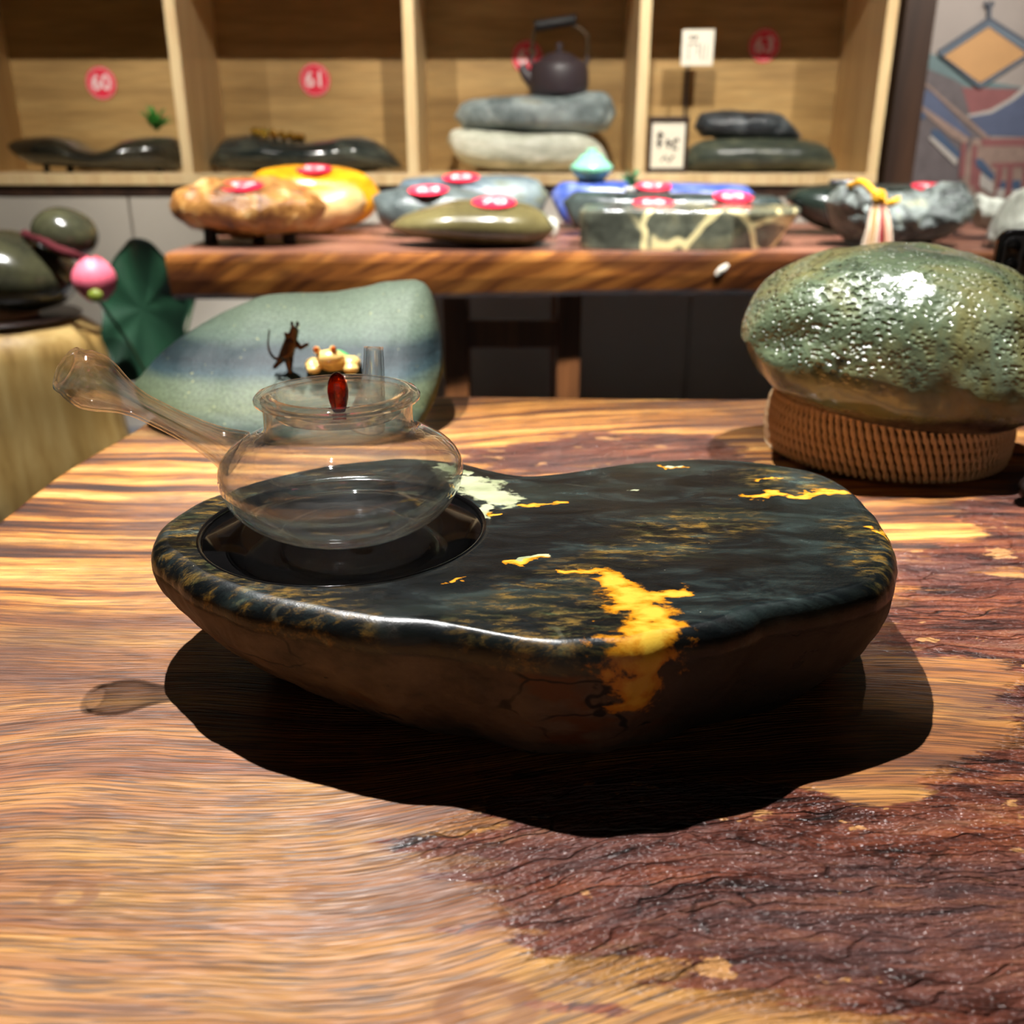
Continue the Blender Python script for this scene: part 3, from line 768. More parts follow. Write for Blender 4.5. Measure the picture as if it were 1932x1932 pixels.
# spout at the back
sp = smoothpath([(TA[0]+0.004, TA[1]+0.048, zs-0.010), (TA[0]+0.006, TA[1]+0.058, zs-0.001), (TA[0]+0.0075, TA[1]+0.064, zs+0.010), tuple(W(705, 654, TA[1]+0.068))], 24)
srad = np.interp(np.linspace(0, 1, 24), [0, 0.25, 0.6, 1], [0.011, 0.0085, 0.0062, 0.0050])
Vo, Fo = tube(sp, srad, 32, cap=False); Vi, Fi = tube(sp, srad-0.0012, 32, cap=False)
n_ = len(Vo); F = Fo + [[i+n_ for i in f[::-1]] for f in Fi]
for e in (0, 23*32):
    for k in range(32):
        F.append([e+k, e+(k+1) % 32, n_+e+(k+1) % 32, n_+e+k])
mesh('spout', np.concatenate([Vo, Vi]), F, M['glass_thick'], pot)

# ------------------------------------------------------------------ boulders (a front silhouette swept through elliptical sections)
def loft(topl, botl, y, d, n=90, m=72, e=0.9, shear=0.0, noise=((0.004, 12, 3),), floor=None, seed=0, endr=0.07, dp=2.4, ridge=None, flat=None):
    T_ = np.array([W(u, v, y) for u, v in topl]); B_ = np.array([W(u, v, y) for u, v in botl])
    x0, x1 = min(T_[0, 0], B_[0, 0]), max(T_[-1, 0], B_[-1, 0])
    s = (1-np.cos(np.linspace(0, math.pi, n)))/2
    s = np.clip(s, 1e-4, 1-1e-4); x = x0+(x1-x0)*s
    zt_ = pchip(x, T_[:, 0], T_[:, 2]); zb_ = pchip(x, B_[:, 0], B_[:, 2])
    zc_ = (zt_+zb_)/2; h = np.maximum((zt_-zb_)/2, 0.0005)
    q = np.minimum(s, 1-s)/endr; er = np.sqrt(np.clip(1-(1-np.clip(q, 0, 1))**2, 0, 1))
    h = h*er; dd = d*(np.clip(1-np.abs(2*s-1)**dp, 0, 1))**0.5
    a = np.linspace(0, 2*math.pi, m, endpoint=False)
    ca, sa = np.cos(a), np.sin(a)
    cc = np.sign(ca)*np.abs(ca)**e; ss = np.sign(sa)*np.abs(sa)**e
    Yv = y+dd[:, None]*cc[None]; Zv = zc_[:, None]+h[:, None]*ss[None]
    Yv = Yv+shear*(Zv-zc_[:, None])
    V = np.stack([np.broadcast_to(x[:, None], Yv.shape), Yv, Zv], -1)
    C = np.stack([x, np.full(n, y), zc_], -1)[:, None, :]
    D = V-C; D = D/(np.linalg.norm(D, axis=2)[..., None]+1e-9)
    sh = er[:, None]
    for amp, sc, oc in noise: V = V+D*(amp*sh*fbm(V, sc, oc, seed))[..., None]
    if ridge: V = V+D*(ridge[0]*sh*(np.abs(fbm(V, ridge[1], 3, seed+9))*2-0.5))[..., None]
    if floor is not None:
        zmin = V[..., 2].min(); zmax = V[..., 2].max(); tt = (V[..., 2]-zmin)/(zmax-zmin)
        V[..., 2] += (floor-zmin)*(1-tt)**3
        V[..., 2] = np.maximum(V[..., 2], floor)
    V = V.reshape(-1, 3)
    F = grid_faces(n, m, False, True)
    capA = list(range(m)); capB = [(n-1)*m+k for k in range(m)]
    # close the ends with a centre vertex each
    V = np.concatenate([V, [V[capA].mean(0)], [V[capB].mean(0)]]); i0 = len(V)-2
    Fe = [[capA[k], capA[(k+1) % m], i0, i0] for k in range(m)] + [[capB[(k+1) % m], capB[k], i0+1, i0+1] for k in range(m)]
    return V, F, [f[:3] for f in Fe]
def boulder(name, label, cat, mat, group=None, body='stone_body', as_part=None, **kw):
    V, F, Fe = loft(**kw)
    Fl = F.tolist()+Fe
    if as_part is not None: return mesh(body, V, Fl, mat, as_part)
    base = (float(V[:, 0].mean()), float(kw['y']), float(V[:, 2].min()))
    if body is None:
        o = mesh(name, V, Fl, mat, None, loc=base); return setp(o, label, cat, group)
    r = thing(name, label, cat, base, group)
    b = mesh(body, V, Fl, mat, r)
    return r, b

# ---- banded sage stone behind the teapot
def banded():
    t = NT('banded_sage_stone'); P = t.obj()
    w = t.noise(t.scale(P, (4, 4, 6)), 1.0, 3)
    x, y, z = t.sep(P)
    q = t.math('ADD', t.math('ADD', z, t.math('MULTIPLY', t.math('SUBTRACT', w, 0.5), 0.030)), t.math('MULTIPLY', x, -0.02))
    nb = t.math('ADD', q, t.math('MULTIPLY', t.math('SUBTRACT', t.noise(t.scale(P, (5, 5, 60)), 1.0, 4), 0.5), 0.012))
    f = t.node('ShaderNodeMapRange'); t.put(f.inputs[0], nb); f.inputs[1].default_value = 0.0; f.inputs[2].default_value = 0.13
    col = t.ramp(f.outputs[0], [(0.0, lin((38, 50, 44))), (0.12, lin((58, 74, 64))), (0.22, lin((88, 98, 68))), (0.32, lin((92, 104, 80))), (0.39, lin((46, 66, 70))), (0.46, lin((26, 40, 44))), (0.53, lin((34, 50, 52))),
                                (0.60, lin((82, 98, 84))), (0.70, lin((104, 118, 98))), (0.85, lin((114, 128, 108))), (1.0, lin((108, 122, 106)))])
    g = t.noise(P, 420, 3, 0.6)
    col = t.mix(0.45, col, t.ramp(g, [(0.35, 0.2), (0.65, 0.85)]), 'OVERLAY')
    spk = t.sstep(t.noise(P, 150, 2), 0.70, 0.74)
    col = t.mix(t.math('MULTIPLY', spk, 0.5), col, lin((190, 186, 120)))  # pale specks paint the glint of tiny dimples into the colour
    rip = t.noise(t.scale(P, (10, 10, 50)), 1.0, 3)
    h = t.math('ADD', t.math('MULTIPLY', g, 0.25), t.math('MULTIPLY', rip, 1.0))
    t.set(Base_Color=col, Roughness=0.58, Normal=t.bump(h, 0.6, 0.0025))
    t.b.inputs['Specular IOR Level'].default_value = 0.35
    return t.m
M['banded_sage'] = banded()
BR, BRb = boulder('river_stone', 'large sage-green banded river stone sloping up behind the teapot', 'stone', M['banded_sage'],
    topl=[(262,728),(285,692),(320,656),(360,626),(410,600),(465,578),(530,572),(600,570),(660,563),(715,551),(765,548),(803,563),(824,596),(836,638),(838,685),(840,732)],
    botl=[(262,728),(290,768),(350,800),(430,832),(520,846),(620,852),(720,846),(790,820),(825,785),(840,740)],
    y=0.87, d=0.062, n=200, m=160, e=0.85, shear=0.95, noise=((0.006, 9, 3), (0.0012, 45, 3)), floor=0.0, seed=4, endr=0.08, dp=3.2)
bb = bvh_of(BRb)
def hit(b, u, v):
    d = Vector(ray(u, v)).normalized(); r = b.ray_cast(Vector((0, 0, CAM_H)), d)
    return r
# ---- small bronze rat figurine
fr = hit(bb, 542, 700)[0]
rat = thing('rat_figurine', 'small dark bronze rat figurine with a long thin tail on the sage stone', 'figurine', tuple(fr))
def rp(u, v, dy=-0.004): return W(u, v, fr.y+dy)
M['bronze'] = plain('bronze', (70, 44, 26), 0.22, 0.6, var=0.3, vscale=120, bump=0.2)
parts = []
def cap_(a, b, r0, r1, n=7):
    for s in np.linspace(0, 1, n):
        parts.append(icos(np.array(a)*(1-s)+np.array(b)*s, (r0+(r1-r0)*s,)*3, 2))
cap_(rp(548, 645), rp(541, 668), 0.0058, 0.0066)          # trunk
cap_(rp(552, 640), rp(555, 625, -0.006), 0.0042, 0.0044)   # neck, head
cap_(rp(555, 626, -0.006), rp(553, 618, -0.010), 0.0042, 0.0022)
cap_(rp(536, 668), rp(528, 682), 0.0045, 0.0028); cap_(rp(528, 682), rp(518, 693, -0.003), 0.0026, 0.0020)   # left hind leg
cap_(rp(545, 672), rp(546, 692), 0.0046, 0.0030); cap_(rp(546, 692), rp(548, 703, -0.004), 0.0026, 0.0020)   # right hind leg
cap_(rp(556, 646), rp(567, 656), 0.0032, 0.0022); cap_(rp(567, 656), rp(580, 650, -0.005), 0.0020, 0.0018)   # arm
cap_(rp(545, 640), rp(539, 630, -0.009), 0.0030, 0.0018)
remeshed('body', parts, 0.0009, M['bronze'], rat, it=2)
for (u, v) in ((551, 611), (561, 611)):
    Vv, Ff = icos(rp(u, v+1, -0.006), (0.0016, 0.0010, 0.0030), 2)
    mesh('ear', Vv, np.array(Ff), M['bronze'], rat)
tp = smoothpath([rp(534, 676), rp(522, 677), rp(511, 668, -0.008), rp(506, 652, -0.011), rp(508, 622, -0.012)], 24)
Vv, Ff = tube(tp, np.linspace(0.0016, 0.0006, 24), 8); mesh('tail', Vv, Ff, M['bronze'], rat)
# ---- frog figurine
ff = hit(bb, 628, 704)[0]
frog = thing('frog_figurine', 'little green and cream frog figurine crouching on the sage stone', 'figurine', tuple(ff))
def fp(u, v, dy=-0.006): return W(u, v, ff.y+dy)
t = NT('frog_glaze'); x, y, z = t.sep(t.obj())
gm = t.sstep(t.math('ADD', t.math('ADD', z, t.math('MULTIPLY', y, 0.9)), t.math('MULTIPLY', t.math('SUBTRACT', t.noise(t.obj(), 160, 3), 0.5), 0.006)), 0.0155, 0.0185)
t.set(Base_Color=t.mix(gm, lin((226, 188, 112)), lin((70, 178, 92))), Roughness=0.3, Coat_Weight=0.3)
M['frog_glaze'] = t.m
parts = []
parts.append(icos(fp(630, 680, 0.004), (0.0150, 0.016, 0.0095), 3)); parts.append(icos(fp(623, 676, -0.008), (0.0125, 0.010, 0.0078), 3))
parts.append(icos(fp(663, 685, 0.000), (0.0085, 0.011, 0.0066), 3)); parts.append(icos(fp(590, 688, 0.000), (0.0070, 0.010, 0.0062), 3))
parts.append(icos(fp(662, 696, -0.010), (0.0075, 0.0060, 0.0040), 2)); parts.append(icos(fp(592, 697, -0.010), (0.0065, 0.0060, 0.0040), 2))
parts.append(icos(fp(597, 660, -0.010), (0.0034, 0.0034, 0.0036), 2)); parts.append(icos(fp(628, 659, -0.010), (0.0034, 0.0034, 0.0036), 2))
remeshed('body', parts, 0.0011, M['frog_glaze'], frog, it=3)
M['frog_eye'] = plain('frog_eye', (200, 96, 40), 0.15)
for (u, v) in ((596, 659), (629, 658)):
    Vv, Ff = icos(fp(u, v, -0.0125), (0.0024, 0.0022, 0.0026), 2); mesh('eye', Vv, np.array(Ff), M['frog_eye'], frog, label='orange eye')
mo = [fp(600+i*4.5, 685-2.5*math.sin(i/9*math.pi), -0.0185+0.006*abs(i-4.5)/4.5) for i in range(10)]
Vv, Ff = tube(mo, 0.0005, 6); mesh('mouth_line', Vv, Ff, plain('frog_mouth', (150, 96, 50), 0.5), frog)

# ---- pitted green stone on a woven ring
def pitted():
    t = NT('pitted_green_stone'); P = t.obj(); at = t.attr('pit')
    n = t.noise(P, 9, 5, 0.6, 0.8)
    col = t.ramp(n, [(0.30, lin((58, 70, 54))), (0.45, lin((92, 104, 78))), (0.55, lin((112, 110, 70))), (0.68, lin((118, 134, 108)))])
    br = t.noise(P, 30, 5, 0.65)
    crust = t.ramp(br, [(0.3, lin((16, 13, 12))), (0.55, lin((44, 36, 33))), (0.75, lin((72, 58, 48)))])
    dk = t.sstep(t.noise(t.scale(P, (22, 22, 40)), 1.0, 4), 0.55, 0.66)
    mc = t.sstep(t.math('ADD', at[1], t.math('MULTIPLY', t.math('SUBTRACT', br, 0.5), 0.5)), 0.42, 0.60)
    col = t.mix(mc, col, crust)
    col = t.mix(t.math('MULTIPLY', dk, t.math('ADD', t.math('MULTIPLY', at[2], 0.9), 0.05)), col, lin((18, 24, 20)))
    w = t.noise(P, 40, 2, out='Color')
    v = t.voro(t.vadd(t.scale(P, (1, 1, 1.3)), t.vmul(w, (0.010, 0.010, 0.010))), 190, 'F1')
    v2 = t.noise(P, 300, 2)
    pits = t.math('ADD', t.math('MULTIPLY', t.sstep(v, 0.05, 0.55), 1.0), t.math('MULTIPLY', v2, 0.35))
    f = t.noise(P, 70, 5, 0.6)
    h = t.math('ADD', t.math('MULTIPLY', pits, at[0]), t.math('MULTIPLY', f, t.math('MULTIPLY_ADD', mc, 0.6, 0.2)))
    t.set(Base_Color=col, Roughness=t.math('ADD', 0.24, t.math('MULTIPLY', mc, 0.25)), Normal=t.bump(h, 1.0, 0.0045), Coat_Weight=0.6, Coat_Roughness=0.08)
    return t.m
M['pitted_green'] = pitted()
Vg, Fg, Fe = loft(topl=[(1403,632),(1412,596),(1440,558),(1482,520),(1545,491),(1620,476),(1700,472),(1780,476),(1850,490),(1932,532),(2000,590),(2030,660)],
    botl=[(1403,652),(1420,692),(1455,722),(1505,746),(1570,768),(1640,786),(1720,799),(1800,797),(1870,782),(1932,752),(1995,712),(2030,672)],
    y=0.745, d=0.092, n=340, m=300, e=0.82, noise=((0.010, 9, 3), (0.0025, 40, 3)), seed=12, endr=0.09, dp=2.8, shear=0.25)
gz = Vg[:, 2]; gzn = (gz-gz.min())/(gz.max()-gz.min())
pm = fbm(Vg, 14, 3, 31)
pitA = np.clip((gzn-0.38)/0.2, 0, 1)*np.clip(0.75+pm*1.2, 0.1, 1)
cpos = W(1800, 650, 0.66)
pitA *= 1-0.9*np.exp(-((np.linalg.norm(Vg-cpos, axis=1))/0.046)**2)
cl_ = W(1470, 560, 0.69); pitA *= 1-0.8*np.exp(-((np.linalg.norm(Vg-cl_, axis=1))/0.05)**2)
crA = np.clip(1.1-gzn*2.6, 0, 1)
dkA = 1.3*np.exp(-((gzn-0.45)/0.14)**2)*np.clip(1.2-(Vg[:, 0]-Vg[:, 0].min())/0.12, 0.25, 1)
# sunken flake scars on the left nose and the right end
for (u, v, yy, r, dep) in [(1460,640,0.70,0.022,0.007),(1425,650,0.72,0.016,0.006),(1500,632,0.68,0.015,0.004),(1905,560,0.70,0.02,0.006),(1932,640,0.68,0.025,0.007)]:
    c = W(u, v, yy); dd = np.linalg.norm((Vg-c)*[0.7, 1, 1.6], axis=1); g = np.exp(-(dd/r)**2)
    Vg[:, 1] += dep*g; Vg[:, 2] -= 0.4*dep*g
RC = np.array([0.313, 0.768])
gdz = 0.0
gs = thing('pitted_stone', 'big glossy green stone with pitted top resting on a woven rope ring', 'stone', (RC[0], RC[1], float(Vg[:, 2].min())))
mesh('stone_body', Vg, Fg.tolist()+Fe, M['pitted_green'], gs, attrs={'pit': np.stack([pitA, crA, dkA], -1)})

def rope_mat(name, a, b):
    t = NT(name); P = t.obj()
    n = t.noise(P, 260, 3); w = t.noise(t.scale(P, (1, 1, 3)), 420, 2)
    t.set(Base_Color=t.mix(n, lin(a), lin(b)), Roughness=0.75, Normal=t.bump(w, 0.6, 0.001)); return t.m
M['rope'] = rope_mat('rope', (192, 152, 106), (236, 204, 160))
M['rope_dark'] = rope_mat('rope_dark', (96, 66, 40), (140, 102, 66))
RR = 0.0955; RHt = 0.047
ring_t = thing('woven_ring', 'round tan woven rope ring under the big pitted green stone', 'stand', (RC[0], RC[1], 0.0))
def rbul(z): return RR-0.012+0.012*np.sqrt(np.clip(1-((z-0.021)/0.030)**2, 0, 1))
zz = np.linspace(0.001, RHt, 16)
core = [(rbul(z)-0.0035, z) for z in zz] + [(0.080, RHt+0.001), (0.070, RHt-0.003), (0.066, 0.02), (0.07, 0.001)]
V, F = lathe(core, (RC[0], RC[1], 0), 96, closed_prof=True); mesh('core', V, F, M['rope_dark'], ring_t)
def strand(twist, rad, off, n=12):
    z = np.linspace(0.002, RHt, n); a = twist*(z/RHt)
    r = rbul(z)+off
    return np.stack([RC[0]+r*np.cos(a), RC[1]+r*np.sin(a), z], -1)
def strand_mesh(twist, rad, off):
    base = strand(twist, rad, off); ps = []
    T_ = np.gradient(base, axis=0); T_ /= np.linalg.norm(T_, axis=1)[:, None]
    a = 0.0; ps = []
    for ph in (0, math.pi):
        k = np.linspace(0, 3*2*math.pi, 12)+ph
        rad_dir = base-np.array([RC[0], RC[1], 0]); rad_dir[:, 2] = 0; rad_dir /= np.linalg.norm(rad_dir, axis=1)[:, None]
        bn = np.cross(T_, rad_dir)
        pts = base+rad*0.55*(np.cos(k)[:, None]*rad_dir+np.sin(k)[:, None]*bn)
        ps.append(tube(pts, rad*0.72, 5))
    return join(ps)
NS = 104
V, F = strand_mesh(-0.17, 0.0021, 0.0008)
s0 = mesh('strand', V, F, M['rope'], ring_t)
V, F = strand_mesh(0.20, 0.0014, -0.0018)
s1 = mesh('under_strand', V, F, M['rope_dark'], ring_t)
for i in range(1, NS):
    c = s0.copy(); COL.objects.link(c); c.parent = ring_t; c.rotation_euler = (0, 0, 2*math.pi*i/NS)
    if i % 2: c2 = s1.copy(); COL.objects.link(c2); c2.parent = ring_t; c2.rotation_euler = (0, 0, 2*math.pi*i/NS)
for ph in (0, math.pi):
    a = np.linspace(0, 2*math.pi, 480, endpoint=False); k = a*42+ph
    r = RR-0.0105+0.0028*np.cos(k); z = RHt-0.0005+0.0026*np.sin(k)
    V, F = tube(np.stack([RC[0]+r*np.cos(a), RC[1]+r*np.sin(a), z], -1), 0.0023, 6, closed=True)
    mesh('rim_braid', V, F, M['rope'], ring_t)

# ---- phone standing behind the pitted stone, pebble at the right edge
ph_y = 0.90
p0 = W(1885, 433, ph_y); pw, pt_ = 0.078, 0.009
phone = thing('smartphone', 'black smartphone standing upright behind the pitted green stone at right edge', 'phone', (p0[0]+pw/2, ph_y, 0.0))
def rrect(w, h, r, n=8):
    P = []
    for cxs, czs, a0 in ((w/2-r, h-r, 0), (-w/2+r, h-r, 90), (-w/2+r, r, 180), (w/2-r, r, 270)):
        for k in range(n+1):
            a = math.radians(a0+90*k/n); P.append((cxs+r*math.cos(a), czs+r*math.sin(a)))
    return np.array(P)
def slabxz(P, y0, y1, cx):
    n = len(P); V = np.array([(cx+p[0], y0, p[1]) for p in P]+[(cx+p[0], y1, p[1]) for p in P])
    F = [list(range(n)), list(range(n, 2*n))[::-1]]+[[k, k+n, (k+1) % n+n, (k+1) % n] for k in range(n)]
    return V, F
hph = float(p0[2])
V, F = slabxz(rrect(pw, hph, 0.012), ph_y-pt_/2, ph_y+pt_/2, p0[0]+pw/2)
bevel_obj(mesh('case', V, F, M['black_gloss'], phone, smooth=False), 0.002, 3)
V, F = slabxz(rrect(0.034, 0.034, 0.009)+[0, hph-0.04], ph_y-pt_/2-0.002, ph_y-pt_/2, p0[0]+0.021)
cb = mesh('camera_bump', V, F, M['black_matte'], phone, smooth=False)
for dx, dz in ((0.013, -0.014), (0.013, -0.031), (0.029, -0.0225)):
    V, F = lathe([(0.0001, 0.0022), (0.0052, 0.0022), (0.0064, 0.0014), (0.0066, 0)], (p0[0]+dx, ph_y-pt_/2-0.002, hph+dz), 24, (0, -1, 0))
    mesh('lens', V, F, M['plate_glass'], cb)
gpb = G(1950, 952, 0.0)
Vv, Ff = icos((gpb[0]+0.006, gpb[1], 0.012), (0.018, 0.016, 0.0122), 4)
Vv[:, 2] = np.maximum(Vv[:, 2], 0.0004); Vv += 0.0012*np.stack([fbm(Vv, 60, 2, 1)]*3, -1)*[1, 1, 0.3]; Vv[:, 2] = np.maximum(Vv[:, 2], 0.0002)
o = mesh('pebble', Vv, np.array(Ff), stone_mat('dark_pebble', [(20, 15, 13), (44, 32, 28)], 60, rough=0.4), None, loc=(gpb[0]+0.006, gpb[1], 0))
setp(o, 'dark brown pebble at the right edge in front of the woven ring', 'pebble')

# ------------------------------------------------------------------ long table behind
Y2 = 2.33
xl = W(312, 455, Y2)[0]
lt = thing('long_table', 'long thick orange-brown slab table carrying numbered stones in the background', 'table', (0.25, 2.75, FLOOR))
nx, nz_ = 160, 10
prof2 = [(0.93, 0.0), (0.05, 0.0), (0.012, -0.001), (0.003, -0.006), (0.0, -0.02), (0.004, -0.06), (0.012, -0.095), (0.022, -0.108), (0.05, -0.112), (0.93, -0.112)]
V = []
for i in range(nx):
    x = xl+(1.75-xl)*i/(nx-1)
    wob = 0.018*math.sin(x*2.1+0.4)+0.006*math.sin(x*7.3)
    for (dy, z) in prof2: V.append((x+(0.012 if i == 0 else 0)*0, Y2+dy+(wob if dy < 0.1 else 0), z+(0.004*math.sin(x*3) if z < -0.05 else 0)))
V = np.array(V); F = grid_faces(nx, 10, False, True).tolist(); F.append(list(range(10))[::-1]); F.append([(nx-1)*10+k for k in range(10)])
M['long_table_top'] = M['orange_slab_wood']
def top2():
    t = NT('worn_slab_top'); P = t.obj()
    n = t.noise(t.scale(P, (3, 14, 3)), 1.0, 5, 0.62, 0.5)
    col = t.ramp(n, [(0.32, lin((60, 34, 26))), (0.5, lin((110, 70, 54))), (0.68, lin((150, 104, 82)))])
    t.set(Base_Color=col, Roughness=0.42, Normal=t.bump(t.noise(t.scale(P, (12, 60, 12)), 1.0, 4), 0.5, 0.006)); return t.m
M['worn_top'] = top2()
fm = np.array([1 if (V[f].mean(0)[2] > -0.0008) else 0 for f in F])
o = mesh('slab', V, F, [M['orange_slab_wood'], M['worn_top']], lt, smooth=False, midx=fm)
# plaster chip stuck to the front edge
cpt = W(1366, 511, Y2-0.006)
Vv, Ff = icos((0, 0, 0), (0.021, 0.006, 0.009), 3); ca, sa = math.cos(-0.75), math.sin(-0.75)
Vv = np.stack([Vv[:, 0]*ca+Vv[:, 2]*sa, Vv[:, 1], -Vv[:, 0]*sa+Vv[:, 2]*ca], -1); Vv += 0.003*np.stack([fbm(Vv, 70, 3, 2)]*3, -1)
wob = 0.018*math.sin(cpt[0]*2.1+0.4)+0.006*math.sin(cpt[0]*7.3)
mesh('plaster_chip', Vv+[cpt[0], Y2+wob+0.003, cpt[2]], np.array(Ff), M['cream_paper'], lt, label='white chip stuck on the front edge')
# trestle legs
for (u0, u1, yy) in ((838, 884, 2.46), (1050, 1094, 2.46), (842, 872, 2.95), (1052, 1082, 2.95)):
    a = W(u0, 640, 2.46)[0]; b = W(u1, 640, 2.46)[0]
    boxo('leg', (a, yy-0.03, FLOOR), (b, yy+0.03, -0.110), M['dark_leg'], lt, 0.004)
a = W(870, 640, 2.46)[0]; b = W(1060, 640, 2.46)[0]
z0_, z1_ = W(960, 655, 2.46)[2], W(960, 603, 2.46)[2]
boxo('stretcher', (a, 2.445, z0_), (b, 2.475, z1_), M['dark_leg'], lt, 0.003)
for x in (1.45,):
    for yy in (2.46, 2.95): boxo('leg', (x-0.03, yy-0.03, FLOOR), (x+0.03, yy+0.03, -0.110), M['dark_leg'], lt, 0.004)
for x in (-0.62,):
    boxo('leg', (x-0.03, 2.92, FLOOR), (x+0.03, 2.98, -0.110), M['dark_leg'], lt, 0.004)

# stickers that follow the stone they are stuck on
def text_mesh(txt, size):
    c = bpy.data.curves.new('t', 'FONT'); c.body = txt; c.size = size; c.align_x = 'CENTER'; c.align_y = 'CENTER'; c.resolution_u = 3; c.offset = size*0.015
    o = bpy.data.objects.new('t', c); COL.objects.link(o)
    dg = bpy.context.evaluated_depsgraph_get(); me = bpy.data.meshes.new_from_object(o.evaluated_get(dg))
    V = np.array([v.co[:] for v in me.vertices]); F = [list(p.vertices) for p in me.polygons]
    bpy.data.objects.remove(o); bpy.data.curves.remove(c); bpy.data.meshes.remove(me)
    return V, F
def sticker_on(stone, b, u, v, txt, r=0.055, tilt=0.20, lift=0.002):
    h = hit(bvh_of(b), u, v+3)
    if h[0] is None: h = hit(bvh_of(b), u, v+10)
    if h[0] is None:
        print('sticker missed', txt); return
    c = np.array(h[0]); nrm = np.array(h[1])
    if nrm[2] < 0: nrm = -nrm
    n = np.array([nrm[0]*0.3, -tilt, 1.0]); n /= np.linalg.norm(n)
    ex = np.array([1.0, 0, -n[0]/n[2]]); ex /= np.linalg.norm(ex); ey = np.cross(n, ex)
    bt = bvh_of(b)
    # raise the disc until it only just touches the stone
    rad = []
    for k in range(24):
        for q in (0.3, 0.65, 1.0):
            p = c+r*q*(math.cos(k/24*6.2832)*ex+math.sin(k/24*6.2832)*ey)
            hh = bt.ray_cast(Vector(p)+Vector((0, 0, 0.3)), Vector((0, 0, -1)))
            if hh[0] is not None: rad.append(hh[0].z-p[2])
    up = np.percentile(rad, 55) if rad else 0
    c = c+np.array([0, 0, max(up, 0)+lift])
    V = [c]; 
    for q, dz in ((0.98, 0), (1.0, -0.0006), (1.0, -0.0016), (0.0, -0.0016)):
        for k in range(40): V.append(c+r*q*(math.cos(k/40*6.2832)*ex+math.sin(k/40*6.2832)*ey)+n*dz)
    F = [[0, 1+k, 1+(k+1) % 40] for k in range(40)]
    for j in range(3): F += [[1+j*40+k, 1+(j+1)*40+k, 1+(j+1)*40+(k+1) % 40, 1+j*40+(k+1) % 40] for k in range(40)]
    s = mesh('number_sticker', np.array(V), F, M['red_sticker'], stone, smooth=False, label='round red number sticker')
    tv, tf = text_mesh(txt, r*1.15)
    mesh('numerals', c+tv[:, :1]*ex+tv[:, 1:2]*ey+n*0.0006, tf, M['sticker_white'], s, smooth=False)
def stand_feet(stone, pts, r, z0, z1, mat=None):
    for (x, y) in pts:
        V, F = lathe([(0.0001, z0), (r, z0), (r*0.8, z1), (0.0001, z1)], (x, y, 0), 16); mesh('foot', V, F, mat or M['black_matte'], stone, smooth=False)

SG = 'numbered stones on the long table'
M['ochre_rough'] = stone_mat('ochre_rough', [(64, 40, 20), (130, 84, 38), (170, 122, 62), (190, 170, 120)], 16, rough=0.42, bump=0.7, bscale=22, bdist=0.012)
M['ochre_pale'] = stone_mat('ochre_pale', [(150, 106, 60), (190, 144, 88), (206, 172, 120)], 7, rough=0.35, bump=0.25, bscale=30)
M['amber_yellow'] = stone_mat('amber_yellow', [(176, 100, 10), (222, 146, 20), (236, 170, 44)], 8, rough=0.28, bump=0.2, bscale=18, bdist=0.008)
M['slate_grey'] = stone_mat('slate_grey', [(40, 46, 46), (76, 84, 82), (104, 112, 104)], 8, rough=0.35, bump=0.5, bscale=40, bdist=0.006)
M['blue_grey'] = stone_mat('blue_grey', [(34, 42, 50), (66, 78, 86), (100, 112, 112), (92, 90, 54)], 6, rough=0.35, bump=0.5, bscale=30, bdist=0.008)
M['olive_smooth'] = stone_mat('olive_smooth', [(74, 66, 40), (92, 84, 52), (104, 96, 62)], 4, rough=0.25, bump=0.03, bscale=120, coat=0.2)
M['lapis'] = stone_mat('lapis', [(30, 44, 96), (52, 72, 140), (110, 122, 170)], 7, rough=0.3, bump=0.2)
M['veined_green'] = stone_mat('veined_green', [(52, 54, 46), (84, 86, 72), (112, 108, 82), (150, 126, 56)], 7, rough=0.2, bump=0.1, veins=(206, 192, 140), vscale=7, vwidth=0.07, coat=0.3, lo=0.35, hi=0.85)
M['dark_green'] = stone_mat('dark_green', [(14, 18, 16), (30, 38, 32), (48, 60, 48)], 5, rough=0.2, bump=0.1, coat=0.3)
M['black_green'] = stone_mat('black_green', [(20, 26, 26), (42, 50, 48), (62, 70, 66)], 8, rough=0.25, bump=0.2)
M['rough_grey'] = stone_mat('rough_grey', [(34, 36, 32), (82, 88, 84), (120, 128, 122), (150, 146, 104)], 9, rough=0.4, bump=0.9, bscale=18, bdist=0.02, dist=2)
M['white_rough'] = stone_mat('white_rough', [(134, 136, 122), (176, 178, 164), (200, 200, 188)], 8, rough=0.5, bump=0.8, bscale=20, bdist=0.015)

